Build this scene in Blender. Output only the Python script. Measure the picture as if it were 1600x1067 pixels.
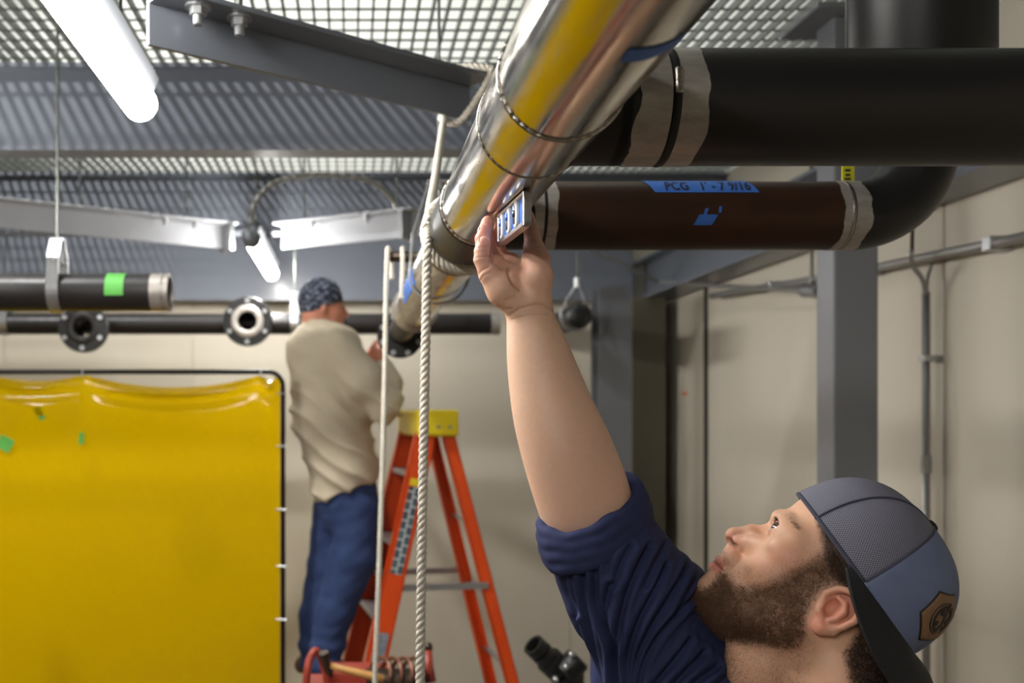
import bpy, bmesh, math, random
import numpy as np
from mathutils import Vector, Matrix

# ---------------------------------------------------------------- camera, world, lights, exposure
CAMZ, F, VX, VY = 1.75, 1500.0, 547.0, 642.0        # eye height, focal length in pixels, vanishing point
scene = bpy.context.scene
COL = scene.collection
for o in list(bpy.data.objects):
    bpy.data.objects.remove(o)
cd = bpy.data.cameras.new('camera'); cam = bpy.data.objects.new('camera', cd); COL.objects.link(cam)
cam.location = (0, 0, CAMZ); cam.rotation_euler = (math.pi / 2, 0, 0)
cd.sensor_fit = 'HORIZONTAL'; cd.sensor_width = 36.0; cd.lens = F / 1600 * 36.0
cd.shift_x = (800 - VX) / 1600; cd.shift_y = (VY - 533.5) / 1600
cd.clip_start = 0.05; cd.clip_end = 60
cd.dof.use_dof = True; cd.dof.focus_distance = 1.10; cd.dof.aperture_fstop = 5.0
scene.camera = cam

w = bpy.data.worlds.new('world'); scene.world = w; w.use_nodes = True
w.node_tree.nodes['Background'].inputs[0].default_value = (0.75, 0.8, 0.85, 1)
w.node_tree.nodes['Background'].inputs[1].default_value = 0.05

def lamp(name, kind, loc, energy, color=(1, .97, .93), size=.1, rot=(0, 0, 0), size_y=None):
    l = bpy.data.lights.new(name, kind); l.energy = energy; l.color = color
    if kind == 'AREA':
        l.size = size
        if size_y: l.shape = 'RECTANGLE'; l.size_y = size_y
    elif kind == 'SUN': l.angle = size
    else: l.shadow_soft_size = size
    o = bpy.data.objects.new(name, l); COL.objects.link(o); o.location = loc; o.rotation_euler = rot
    return o
# lamps of the storey above the open grating
uh = lamp('upper_hall_lamp', 'SPOT', (-2.9, 1.3, 6.6), 1500, (1, .98, .95), .13)
uh.rotation_euler = (Vector((-.7, 4.6, 2.7)) - Vector(uh.location)).to_track_quat('-Z', 'Y').to_euler(); uh.data.spot_size = math.radians(62); uh.data.spot_blend = .5
lamp('upper_hall_row_light', 'AREA', (-.6, 3.6, 6.7), 46, (1, 1, .97), 4.5, (math.radians(30), 0, 0), 1.0)
TUBE_STRENGTH = 68.0
ROW_STRENGTH = 34.0
vs = scene.view_settings
vs.view_transform = 'Standard'; vs.look = 'None'; vs.gamma = 1.0; vs.use_curve_mapping = False
vs.exposure = 0.30

# ---------------------------------------------------------------- helpers
R = math.radians
def P(px, py, Y):
    return Vector(((px - VX) / F * Y, Y, CAMZ + (VY - py) / F * Y))

class MB:
    """collects verts and faces, then links them as one mesh object"""
    def __init__(s): s.v = []; s.f = []
    def add(s, vs, fs):
        n = len(s.v); s.v += [tuple(x) for x in vs]; s.f += [tuple(i + n for i in q) for q in fs]; return s
    def box(s, lo, hi, M=None):
        x0, y0, z0 = lo; x1, y1, z1 = hi
        vs = [Vector(p) for p in ((x0,y0,z0),(x1,y0,z0),(x1,y1,z0),(x0,y1,z0),(x0,y0,z1),(x1,y0,z1),(x1,y1,z1),(x0,y1,z1))]
        if M is not None: vs = [M @ p for p in vs]
        return s.add(vs, [(0,3,2,1),(4,5,6,7),(0,1,5,4),(1,2,6,5),(2,3,7,6),(3,0,4,7)])
    def prism(s, poly, h0, h1, M=None):
        """poly: list of (x,y) counter-clockwise, extruded from z=h0 to h1"""
        n = len(poly)
        vs = [Vector((x, y, h0)) for x, y in poly] + [Vector((x, y, h1)) for x, y in poly]
        if M is not None: vs = [M @ p for p in vs]
        fs = [tuple(range(n - 1, -1, -1)), tuple(range(n, 2 * n))] + [(i, (i + 1) % n, n + (i + 1) % n, n + i) for i in range(n)]
        return s.add(vs, fs)
    def tube(s, pts, r, n=12, cap=True, closed=False):
        pts = [Vector(p) for p in pts]; m = len(pts)
        rs = r if isinstance(r, (list, tuple)) else [r] * m
        T = []
        for i in range(m):
            a = pts[(i - 1) % m] if (i > 0 or closed) else pts[0]
            b = pts[(i + 1) % m] if (i < m - 1 or closed) else pts[-1]
            T.append((b - a).normalized())
        u = T[0].orthogonal().normalized(); vs = []
        for i in range(m):
            if i: u = (u - T[i] * u.dot(T[i])).normalized()
            v = T[i].cross(u)
            for k in range(n):
                a = 2 * math.pi * k / n
                vs.append(pts[i] + (u * math.cos(a) + v * math.sin(a)) * rs[i])
        fs = []
        for i in range(m if closed else m - 1):
            j = (i + 1) % m
            for k in range(n):
                k2 = (k + 1) % n
                fs.append((i*n+k, i*n+k2, j*n+k2, j*n+k))
        if cap and not closed:
            fs.append(tuple(range(n - 1, -1, -1))); fs.append(tuple((m-1)*n + k for k in range(n)))
        return s.add(vs, fs)
    def lathe(s, prof, o, axis, n=40, close=False):
        """prof: (distance along axis, radius)"""
        o = Vector(o); ax = Vector(axis).normalized(); u = ax.orthogonal().normalized(); v = ax.cross(u)
        vs = []
        for d, r in prof:
            for k in range(n):
                a = 2 * math.pi * k / n
                vs.append(o + ax * d + (u * math.cos(a) + v * math.sin(a)) * r)
        fs = []; m = len(prof)
        for i in range(m if close else m - 1):
            j = (i + 1) % m
            for k in range(n):
                k2 = (k + 1) % n
                fs.append((i*n+k, i*n+k2, j*n+k2, j*n+k))
        return s.add(vs, fs)
    def build(s, name, m, parent=None, smooth=False, bevel=0, auto=None):
        base = Vector((0, 0, 0)); q = parent
        while q is not None: base += q.location; q = q.parent
        me = bpy.data.meshes.new(name)
        me.from_pydata([tuple(Vector(p) - base) for p in s.v], [], s.f); me.update()
        o = bpy.data.objects.new(name, me); COL.objects.link(o); o.parent = parent
        me.materials.append(m)
        if smooth or auto:
            for p in me.polygons: p.use_smooth = True
        if auto:
            me.set_sharp_from_angle(angle=R(auto))
        if bevel:
            b = o.modifiers.new('bevel', 'BEVEL'); b.width = bevel; b.segments = 2; b.limit_method = 'ANGLE'
        return o
def tag(o, label=None, cat=None, group=None, kind=None):
    if label: o['label'] = label
    if cat: o['category'] = cat
    if group: o['group'] = group
    if kind: o['kind'] = kind
    return o
def thing(name, label, cat, loc=(0, 0, 0), group=None):
    o = bpy.data.objects.new(name, None); COL.objects.link(o); o.location = loc; o.empty_display_size = .05
    return tag(o, label, cat, group)
def frame_M(o, x, y=None, z=None):
    """matrix with origin o and local x axis along x, z kept as upright as possible"""
    x = Vector(x).normalized(); z = Vector(z or (0, 0, 1)); y = z.cross(x).normalized(); z = x.cross(y)
    M = Matrix((x, y, z)).transposed().to_4x4(); M.translation = Vector(o); return M
def spline(pts, n=8):
    pts = [Vector(p) for p in pts]; out = []
    for i in range(len(pts) - 1):
        p0 = pts[max(i-1, 0)]; p1 = pts[i]; p2 = pts[i+1]; p3 = pts[min(i+2, len(pts)-1)]
        for k in range(n):
            t = k / n
            out.append(.5 * ((2*p1) + (p2-p0)*t + (2*p0-5*p1+4*p2-p3)*t*t + (3*p1-p0-3*p2+p3)*t**3))
    return out + [pts[-1]]

# ---------------------------------------------------------------- materials
def srgb(r, g, b):
    f = lambda c: (c / 255) / 12.92 if c <= 10 else ((c / 255 + .055) / 1.055) ** 2.4
    return (f(r), f(g), f(b), 1)
def mat(name, col, rough=.5, metal=0, noise=None, bump=None, coat=0, spec=None, sss=None, stretch=(1, 1, 1), rough_noise=None):
    """noise = (scale, amount, second colour); bump = (scale, strength, distance)"""
    m = bpy.data.materials.new(name); m.use_nodes = True; nt = m.node_tree; b = nt.nodes['Principled BSDF']
    b.inputs['Base Color'].default_value = col; b.inputs['Roughness'].default_value = rough; b.inputs['Metallic'].default_value = metal
    if coat: b.inputs['Coat Weight'].default_value = coat; b.inputs['Coat Roughness'].default_value = .15
    if spec is not None: b.inputs['Specular IOR Level'].default_value = spec
    if sss: b.inputs['Subsurface Weight'].default_value = sss; b.inputs['Subsurface Radius'].default_value = (.006, .002, .001); b.inputs['Subsurface Scale'].default_value = 1
    if noise or bump or rough_noise:
        tc = nt.nodes.new('ShaderNodeTexCoord'); mp = nt.nodes.new('ShaderNodeMapping'); mp.inputs['Scale'].default_value = stretch
        nt.links.new(tc.outputs['Object'], mp.inputs[0])
    if noise:
        n = nt.nodes.new('ShaderNodeTexNoise'); n.inputs['Scale'].default_value = noise[0]; n.inputs['Detail'].default_value = 6; n.inputs['Roughness'].default_value = .62
        nt.links.new(mp.outputs[0], n.inputs[0])
        r = nt.nodes.new('ShaderNodeValToRGB'); r.color_ramp.elements[0].position = .5 - noise[1] * .5 + .0; r.color_ramp.elements[1].position = .72
        r.color_ramp.elements[0].color = col; r.color_ramp.elements[1].color = noise[2]
        nt.links.new(n.outputs[0], r.inputs[0]); nt.links.new(r.outputs[0], b.inputs['Base Color'])
    if rough_noise:
        n = nt.nodes.new('ShaderNodeTexNoise'); n.inputs['Scale'].default_value = rough_noise[0]; n.inputs['Detail'].default_value = 5
        nt.links.new(mp.outputs[0], n.inputs[0])
        mr = nt.nodes.new('ShaderNodeMapRange'); mr.inputs[1].default_value = .35; mr.inputs[2].default_value = .7
        mr.inputs[3].default_value = rough; mr.inputs[4].default_value = rough_noise[1]
        nt.links.new(n.outputs[0], mr.inputs[0]); nt.links.new(mr.outputs[0], b.inputs['Roughness'])
    if bump:
        n = nt.nodes.new('ShaderNodeTexNoise'); n.inputs['Scale'].default_value = bump[0]; n.inputs['Detail'].default_value = 4
        nt.links.new(mp.outputs[0], n.inputs[0]); bp = nt.nodes.new('ShaderNodeBump'); bp.inputs['Strength'].default_value = bump[1]; bp.inputs['Distance'].default_value = bump[2]
        nt.links.new(n.outputs[0], bp.inputs['Height']); nt.links.new(bp.outputs[0], b.inputs['Normal'])
    return m
def attr_mat(name, rough, sss=0, bump=None, spec=.4, noise_amt=.12, noise_scale=90):
    """colour comes from the vertex colour 'Col', with a little noise"""
    m = mat(name, (.5, .5, .5, 1), rough, bump=bump, spec=spec, sss=sss); nt = m.node_tree; b = nt.nodes['Principled BSDF']
    a = nt.nodes.new('ShaderNodeAttribute'); a.attribute_name = 'Col'
    n = nt.nodes.new('ShaderNodeTexNoise'); n.inputs['Scale'].default_value = noise_scale; n.inputs['Detail'].default_value = 5
    tc = nt.nodes.new('ShaderNodeTexCoord'); nt.links.new(tc.outputs['Object'], n.inputs[0])
    mr = nt.nodes.new('ShaderNodeMapRange'); mr.inputs[3].default_value = 1 - noise_amt; mr.inputs[4].default_value = 1 + noise_amt
    nt.links.new(n.outputs[0], mr.inputs[0])
    mx = nt.nodes.new('ShaderNodeVectorMath'); mx.operation = 'SCALE'
    nt.links.new(a.outputs['Color'], mx.inputs[0]); nt.links.new(mr.outputs[0], mx.inputs['Scale']); nt.links.new(mx.outputs[0], b.inputs['Base Color'])
    return m
def emit_mat(name, col, strength):
    m = bpy.data.materials.new(name); m.use_nodes = True; nt = m.node_tree; nt.nodes.clear()
    e = nt.nodes.new('ShaderNodeEmission'); e.inputs[0].default_value = col; e.inputs[1].default_value = strength
    o = nt.nodes.new('ShaderNodeOutputMaterial'); nt.links.new(e.outputs[0], o.inputs[0]); return m
M = {}
M['wall'] = mat('beige_wall_panel', srgb(202, 196, 181), .55, noise=(1.6, .6, srgb(192, 185, 169)), stretch=(1, 1, .3))
M['wall_white'] = mat('white_liner_wall', srgb(236, 238, 232), .6)
M['floor'] = mat('concrete_floor', srgb(122, 104, 86), .6, noise=(3, .7, srgb(100, 84, 68)))
M['galv'] = mat('galvanised_steel', srgb(120, 124, 120), .45, .7, noise=(40, .6, srgb(98, 102, 98)))
M['grey_paint'] = mat('blue_grey_steel_paint', srgb(106, 111, 120), .32, noise=(4, .6, srgb(99, 104, 113)), coat=.15)
M['col_paint'] = mat('column_grey_paint', srgb(112, 114, 119), .34, noise=(5, .6, srgb(104, 106, 111)), coat=.2)
M['lamplit_pale_paint'] = mat('lamplit_pale_grey_paint', srgb(186, 189, 194), .35, noise=(6, .6, srgb(176, 179, 184)))  # pale paint, made lighter still for the far lamp's light on the braces
M['dark_seam'] = mat('dark_seam', srgb(52, 46, 38), .7)
M['zinc'] = mat('zinc_plated', srgb(190, 192, 194), .33, .85, noise=(60, .5, srgb(160, 162, 164)))
M['steel'] = mat('polished_stainless', srgb(200, 194, 184), .10, 1, rough_noise=(14, .28), bump=(90, .07, .001), stretch=(6, 1, 6))
M['weld'] = mat('weld_bead', srgb(170, 165, 158), .25, 1, bump=(260, .6, .002))
M['black_pipe'] = mat('black_mill_pipe', srgb(27, 27, 30), .36, .0, noise=(9, .55, srgb(33, 29, 27)), bump=(120, .12, .001), spec=.5, stretch=(.35, 1, 1), rough_noise=(12, .5))
M['brown_sheen_pipe'] = mat('brown_reflection_pipe', srgb(22, 19, 17), .38, .0, noise=(7, .5, srgb(66, 40, 24)), bump=(120, .12, .001), spec=.35, stretch=(.3, 1, 1))  # brown reflection on the dark pipe, put into its colour as noise
M['black'] = mat('black_cast_fitting', srgb(17, 17, 18), .42, .0, bump=(140, .2, .001))
M['bare'] = mat('ground_bare_steel', srgb(196, 192, 186), .38, .55, noise=(30, .6, srgb(158, 152, 144)), bump=(220, .25, .001), stretch=(1, 3, 3))
M['rubber'] = mat('black_rubber', srgb(20, 20, 20), .6)
M['blue_tape'] = mat('blue_masking_tape', srgb(58, 112, 196), .6, noise=(60, .5, srgb(48, 98, 180)))
M['green_tape'] = mat('green_tape', srgb(92, 178, 78), .55)
M['yellow_tape'] = mat('yellow_tag', srgb(205, 200, 40), .5)
M['ink'] = mat('marker_ink', srgb(24, 24, 44), .6)
M['rope'] = mat('white_nylon_rope', srgb(226, 222, 210), .55, noise=(220, .6, srgb(196, 190, 176)), bump=(500, .5, .001), stretch=(1, 1, .5))
M['orange'] = mat('orange_fibreglass', srgb(232, 84, 22), .42, noise=(12, .5, srgb(214, 70, 16)))
M['ladder_yellow'] = mat('yellow_plastic', srgb(232, 206, 30), .42)
M['alu'] = mat('aluminium', srgb(188, 188, 192), .38, .9)
M['red_iron'] = mat('red_painted_iron', srgb(172, 74, 58), .4, noise=(30, .6, srgb(140, 52, 40)))
M['wood'] = mat('hickory_handle', srgb(206, 160, 92), .45, noise=(40, .7, srgb(178, 128, 66)), stretch=(1, 1, 1))
M['dark_steel'] = mat('dark_forged_steel', srgb(58, 54, 52), .38, .8, noise=(60, .6, srgb(84, 70, 58)))
M['bench'] = mat('grey_bench_top', srgb(110, 108, 104), .5, .3)
M['conduit'] = mat('grey_conduit', srgb(158, 158, 156), .35, .6)
M['cable'] = mat('grey_flexible_cable', srgb(130, 128, 122), .45, .3)
M['frame_black'] = mat('black_tube_frame', srgb(24, 24, 26), .4, .4)
M['housing'] = mat('grey_lamp_housing', srgb(116, 119, 124), .5, .2)
M['tube_light'] = emit_mat('lamp_tube_glow', (1, .965, .92, 1), TUBE_STRENGTH)
# amber vinyl: lets light through, glossy skin
def vinyl():
    m = bpy.data.materials.new('amber_vinyl'); m.use_nodes = True; nt = m.node_tree; nt.nodes.clear()
    out = nt.nodes.new('ShaderNodeOutputMaterial')
    d = nt.nodes.new('ShaderNodeBsdfDiffuse'); d.inputs[0].default_value = srgb(236, 200, 0)
    t = nt.nodes.new('ShaderNodeBsdfTranslucent'); t.inputs[0].default_value = srgb(246, 208, 0)
    g = nt.nodes.new('ShaderNodeBsdfGlossy'); g.inputs[1].default_value = .12
    tr = nt.nodes.new('ShaderNodeBsdfTransparent'); tr.inputs[0].default_value = srgb(250, 200, 0)
    n = nt.nodes.new('ShaderNodeTexNoise'); n.inputs['Scale'].default_value = 5; bp = nt.nodes.new('ShaderNodeBump'); bp.inputs['Strength'].default_value = .25; bp.inputs['Distance'].default_value = .02
    tc = nt.nodes.new('ShaderNodeTexCoord'); nt.links.new(tc.outputs['Object'], n.inputs[0]); nt.links.new(n.outputs[0], bp.inputs['Height']); nt.links.new(bp.outputs[0], g.inputs['Normal'])
    a = nt.nodes.new('ShaderNodeMixShader'); a.inputs[0].default_value = .5; nt.links.new(d.outputs[0], a.inputs[1]); nt.links.new(t.outputs[0], a.inputs[2])
    b = nt.nodes.new('ShaderNodeMixShader'); b.inputs[0].default_value = .30; nt.links.new(a.outputs[0], b.inputs[1]); nt.links.new(tr.outputs[0], b.inputs[2])
    fr = nt.nodes.new('ShaderNodeFresnel'); fr.inputs[0].default_value = 1.4; nt.links.new(bp.outputs[0], fr.inputs['Normal'])
    c = nt.nodes.new('ShaderNodeMixShader'); nt.links.new(fr.outputs[0], c.inputs[0]); nt.links.new(b.outputs[0], c.inputs[1]); nt.links.new(g.outputs[0], c.inputs[2])
    nt.links.new(c.outputs[0], out.inputs[0]); return m
M['vinyl'] = vinyl()

# ---------------------------------------------------------------- the setting
XR, XL, YB, YF, ZG, ZR = 1.98, -4.6, 6.1, -3.6, 3.0, 7.2      # right wall, left wall, back wall, wall behind the camera, grating, roof
def struct(name, mb, m, parent=None, **k):
    o = mb.build(name, m, parent, **k); o['kind'] = 'structure'; return o
struct('floor', MB().box((XL-.2, YF-.2, -.12), (XR+.2, YB+.2, 0)), M['floor'])
wb = struct('wall_back', MB().box((XL-.2, YB+.02, 0), (XR+.2, YB+.2, ZG)), M['wall'])
for i in range(6):                                             # wide flat panels with narrow joints
    x0 = XL + i * 1.2
    MB().box((x0+.0015, YB, .0), (x0+1.1985, YB+.03, ZG)).build('panel', M['wall'], wb, bevel=.003)
struct('wall_back_upper', MB().box((XL-.2, YB+.0, ZG), (XR+.2, YB+.2, ZR)), M['wall_white'])
wr = struct('wall_right', MB().box((XR+.03, YF, 0), (XR+.2, YB+.2, ZG)), M['wall'])
for y0, y1 in ((-3.6, -1.1), (-1.1, 1.1), (1.1, 3.2), (3.2, 5.315), (5.365, 6.1)):
    MB().box((XR, y0+.003, 0), (XR+.035, y1-.003, ZG)).build('panel', M['wall'], wr, bevel=.003)
MB().box((XR-.004, 5.315, 0), (XR+.035, 5.365, ZG)).build('joint_strip', M['dark_seam'], wr)
struct('wall_right_upper', MB().box((XR, YF, ZG), (XR+.2, YB+.2, ZR)), M['wall_white'])
struct('wall_left', MB().box((XL-.2, YF, 0), (XL, YB+.2, ZR)), M['wall'])
struct('wall_front', MB().box((XL-.2, YF-.2, 0), (XR+.2, YF, ZR)), M['wall'])
struct('roof', MB().box((XL-.2, YF-.2, ZR), (XR+.2, YB+.2, ZR+.1)), M['wall_white'])
# open steel grating overhead: bearing bars run away from the camera, thin rods cross them
g = MB(); x = XL + .02
while x < XR - .02:
    g.box((x-.0034, YF, ZG), (x+.0034, YB, ZG+.03)); x += .047
gr = struct('ceiling', g, M['galv']); gr['label'] = 'open galvanised steel bar grating overhead'
g = MB(); y = YF + .02
while y < YB:
    g.tube([(XL, y, ZG+.026), (XR, y, ZG+.026)], .0042, 4, cap=False); y += .085
tag(g.build('cross_rods', M['galv'], gr), kind='stuff')
# main beams under the grating, left to right
ZB = 2.68
def ibeam(y, label, x0=XL, x1=XR-.002):
    t = thing('steel_beam', label, 'beam', (0, y, ZB), 'grey beams carrying the grating')
    MB().box((x0, y, ZB), (x1, y+.11, ZB+.016)).build('bottom_flange', M['grey_paint'], t)
    MB().box((x0, y+.048, ZB+.016), (x1, y+.060, ZG-.016)).build('web', M['grey_paint'], t)
    MB().box((x0, y+.02, ZG-.016), (x1, y+.09, ZG)).build('top_flange', M['grey_paint'], t)
ibeam(3.42, 'grey steel beam nearest the camera, behind the bright lamp tube')
ibeam(5.0, 'second grey steel beam, behind the looped flexible cable')
t = thing('wall_beam', 'grey ledger beam along the back wall above the black header', 'beam', (-1, YB-.1, 2.436))
MB().box((XL, YB-.16, 2.436), (XR-.21, YB-.002, 2.452)).build('bottom_flange', M['grey_paint'], t)
MB().box((XL, YB-.1, 2.452), (XR-.21, YB-.088, ZG-.016)).build('web', M['grey_paint'], t)
MB().box((XL, YB-.13, ZG-.016), (XR-.21, YB-.002, ZG)).build('top_flange', M['grey_paint'], t)
# beam along the right wall and its posts
t = thing('wall_beam', 'pale grey beam running along the top of the right wall', 'beam', (XR-.1, 3, 2.436))
MB().box((XR-.2, YF, 2.436), (XR-.002, YB-.002, 2.452)).build('bottom_flange', M['grey_paint'], t)
MB().box((XR-.11, YF, 2.452), (XR-.095, YB-.002, 2.67)).build('web', M['grey_paint'], t)
MB().box((XR-.2, YF, 2.67), (XR-.002, YB-.002, 2.684)).build('top_flange', M['grey_paint'], t)
t = thing('steel_column', 'grey square steel column behind the lower black pipe and the cap', 'column', (1.58, 3.06, 0))
MB().box((1.512, 3.0, .016), (1.652, 3.115, ZG-.016)).build('shaft', M['col_paint'], t, bevel=.006)
MB().box((1.43, 2.93, 0), (1.73, 3.19, .016)).build('base_plate', M['col_paint'], t)
MB().box((1.43, 2.93, ZG-.016), (1.73, 3.19, ZG)).build('cap_plate', M['col_paint'], t)
t = thing('steel_column', 'far grey steel column beside the back corner, behind the raised forearm', 'column', (1.48, 5.3, 0))
MB().box((1.375, 5.3, .016), (1.555, 5.312, 2.436)).box((1.375, 5.47, .016), (1.555, 5.482, 2.436)).build('flange', M['col_paint'], t)
MB().box((1.46, 5.312, .016), (1.47, 5.47, 2.436)).build('web', M['col_paint'], t)
MB().box((1.3, 5.25, 0), (1.63, 5.55, .016)).build('base_plate', M['col_paint'], t)
# dark olive sheet standing in for the shaded wall corner beside the far column
struct('shade_sheet_1', MB().box((1.70, 5.78, 0), (1.90, 5.795, 2.434)).box((1.70, 5.795, 0), (1.715, 6.099, 2.434)), mat('olive_corner_shade', srgb(96, 92, 78), .5))

# ---------------------------------------------------------------- lamp fixtures
def fixture(label, loc, L=1.2):
    """vapour-tight tube lamp, local frame: x right, y along the tube, z up; loc = near end"""
    t = thing('tube_lamp', label, 'lamp', loc, 'tube lamps hung under the grating')
    x, y, z = loc; r = .039
    prof = [(0, .002), (.004, .016), (.014, .029), (.03, r), (L-.03, r), (L-.014, .029), (L-.004, .016), (L, .002)]
    MB().lathe(prof, (x, y, z), (0, 1, 0), 24).build('diffuser_tube', M['tube_light'], t, smooth=True)
    hs = MB().prism([(-.026, .026), (-.042, .062), (-.03, .085), (.03, .085), (.042, .062), (.026, .026), (.012, .0395), (-.012, .0395)][::-1], .02, L-.02, Matrix(((1, 0, 0, x), (0, 0, 1, y), (0, 1, 0, z), (0, 0, 0, 1))))
    hs.build('housing', M['housing'], t)
    for d in (.22, L-.22):
        br = MB().tube([(x, y+d, z+.085), (x, y+d, ZG+.012)], .004, 6).build('hanger_wire', M['galv'], t)
    return t
fixture('large bright tube lamp at the upper left, nearest the camera', (-.487, 1.06, 2.462), 1.2)
fl2 = fixture('small bright tube lamp over the far worker with a grey end cap', (-.46, 4.46, 2.555), 1.2)
MB().lathe([(-.05, .0), (-.05, .04), (.0, .045), (.04, .045), (.04, .037)], (-.46, 4.46, 2.555), (0, 1, 0), 20).build('end_cap', M['housing'], fl2, smooth=True)
fixture('unseen fill tube lamp out of frame on the far left above the welding screen', (-1.75, 1.95, 2.52))  # unseen, added to brighten the screen and the far worker
fixture('unseen fill tube lamp out of frame behind the camera, left row', (-.75, -1.55, 2.5))  # unseen, added as fill on the camera side of the near worker
# flexible cable looping over from the far lamp
cb = spline([P(392, 350, 4.44), P(398, 318, 4.45), P(425, 288, 4.5), P(470, 275, 4.55), P(520, 273, 4.6), P(575, 282, 4.65), P(612, 310, 4.7), P(626, 345, 4.72), P(632, 372, 4.74)], 10)
tag(MB().tube(cb, .0125, 10).build('flexible_cable', M['cable'], smooth=True), 'grey flexible cable arching over from the far tube lamp', 'cable')

# ---------------------------------------------------------------- bracing angles bolted under the beams
def hexpoly(r, a0=0): return [(r * math.cos(a0 + k * math.pi / 3), r * math.sin(a0 + k * math.pi / 3)) for k in range(6)]
def bolt(parent, p, s=1.0, shank_up=.0):
    T = Matrix.Translation(p)
    o = MB().prism(hexpoly(.0115*s), -.012*s, 0, T).build('nut', M['zinc'], parent, bevel=.001)
    MB().lathe([(-.024*s, .0), (-.024*s, .0058*s), (-.022*s, .0068*s), (-.0*s, .0068*s)], p, (0, 0, 1), 12).build('bolt_shank', M['zinc'], o)
    MB().lathe([(0, .017*s), (-.0025*s, .017*s), (-.0025*s, .008*s)], p, (0, 0, 1), 16).build('washer', M['zinc'], o)
def angle(label, A, B, leg, web, bolts=(), m='grey_paint', ext=(0, 0), th=.009):
    """L-section: flat leg on top pointing to the camera, web hanging at its far edge. A,B = lower edge of the web"""
    A = Vector(A); B = Vector(B); d = (B - A); d.z = 0; L = d.length; d.normalize()
    t = thing('brace_angle', label, 'brace', tuple(A), 'bracing angles under the beams')
    Mx = frame_M(A, d)
    MB().box((-ext[0], 0, 0), (L+ext[1], th, web), Mx).build('web', M[m], t, bevel=.002)
    MB().box((-ext[0], -leg, web-th), (L+ext[1], 0, web), Mx).build('top_leg', M[m], t, bevel=.002)
    for s, q in bolts:
        bolt(t, Mx @ Vector((s, q, web-th)), 1.35)
    return t, Mx, L
A0 = P(232, 70, 1.63); B0 = P(735, 188, 2.054); zb = (A0.z + B0.z) / 2; A0.z = B0.z = zb
BR, BM, BL = angle('large grey bracing angle with hex nuts at the upper left, tied with rope', A0, B0, .068, .080, ((.075, -.036), (.155, -.036)))
for s in (.075, .155):
    MB().tube([BM @ Vector((s, -.036, .075)), BM @ Vector((s, -.036, ZG+.03-zb))], .006, 8).build('hanger_rod', M['galv'], BR)
a1 = P(-60, 356, 4.14); b1 = P(362, 398, 4.78); a1.z = b1.z = ZB - .125
t1, m1, l1 = angle('pale bracing angle on the left above the green-taped pipe', a1, b1, .085, .12, ((.9, -.04), (1.05, -.04)), 'lamplit_pale_paint')
MB().box((l1-.05, -.1, -.02), (l1-.03, .02, .11), m1).build('end_clip', M['zinc'], t1)
MB().box((-.35, -.07, .12), (l1-.1, .0, ZB+.1-a1.z if False else .124), m1).build('gusset', M['grey_paint'], t1)
a2 = P(440, 396, 4.78); b2 = P(655, 371, 4.42); a2.z = b2.z = ZB - .125
t2, m2, l2 = angle('pale bracing angle between the far lamp and the vertical rope', a2, b2, .085, .12, ((.2, -.04), (.5, -.04)), 'lamplit_pale_paint')
MB().box((l2-.06, -.1, -.02), (l2-.04, .02, .11), m2).build('end_clip', M['zinc'], t2)
for tt, mm, s in ((t1, m1, .5), (t1, m1, l1-.25), (t2, m2, .15), (t2, m2, l2-.1)):
    MB().tube([mm @ Vector((s, -.03, .12)), Vector((mm @ Vector((s, -.03, .12))).to_tuple()[:2] + (ZG+.02,))], .006, 6).build('hanger_rod', M['galv'], tt)

# ---------------------------------------------------------------- right-hand wall services
MB().box((XR-.0015, P(1068, 615, 5.68).y-.045, P(1068, 615, 5.68).z-.008), (XR+.001, P(1068, 615, 5.68).y+.045, P(1068, 615, 5.68).z+.008)).build('orange_tape_mark', M['orange'], wr)
t = thing('conduit', 'grey conduit sloping along the right wall above the column', 'conduit', tuple(P(1450, 400, 3.2)))
cp = spline([P(1640, 362, 2.65), P(1447, 402, 3.217), P(1270, 437, 4.0), P(1112, 462, 5.12)], 6)
cp = [Vector((min(q.x, XR-.05), q.y, q.z)) for q in cp]
MB().tube(cp, .016, 10).build('pipe', M['conduit'], t, smooth=True)
for k in (3, 9, 14):
    q = cp[k]; MB().box((q.x-.02, q.y-.02, q.z-.022), (XR, q.y+.02, q.z+.022)).build('clip', M['zinc'], t, bevel=.003)
t = thing('conduit', 'vertical conduit with forked hooked top on the right wall', 'conduit', (1.93, 3.225, 0))
vx = P(1447, 600, 3.225); zt = P(1447, 456, 3.225).z
MB().tube([(1.935, 3.225, .0), (1.935, 3.225, zt)], .0125, 12).build('pipe', M['conduit'], t, smooth=True)
MB().lathe([(-.03, .0125), (-.03, .017), (.03, .017), (.03, .0125)], (1.935, 3.225, P(1447, 725, 3.225).z), (0, 0, 1), 14).build('coupling', M['zinc'], t)
MB().tube(spline([(1.935, 3.225, zt-.02), P(1441, 436, 3.21), P(1428, 418, 3.2), P(1422, 400, 3.19), P(1424, 392, 3.19)], 6), .008, 8).build('hook', M['zinc'], t, smooth=True)
MB().tube(spline([(1.935, 3.225, zt-.02), P(1449, 436, 3.225), P(1455, 415, 3.23), P(1456, 398, 3.23)], 6), .006, 8).build('fork_arm', M['conduit'], t, smooth=True)
MB().tube([P(1425, 396, 3.19), P(1426, 396, 3.19) + Vector((0, 0, .16))], .006, 8).build('rod', M['dark_steel'], t)
for zz in (P(1447, 560, 3.225).z, P(1447, 905, 3.225).z):
    MB().box((1.92, 3.205, zz-.010), (XR, 3.245, zz+.010)).build('clip', M['zinc'], t)
br = [P(918, 388, 5.2), P(1030, 441, 5.6), P(1268, 455, 3.98)]
t = thing('tie_rod', 'thin grey tie rod bent behind the column and the lower pipe', 'rod', tuple(br[1]))
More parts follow.
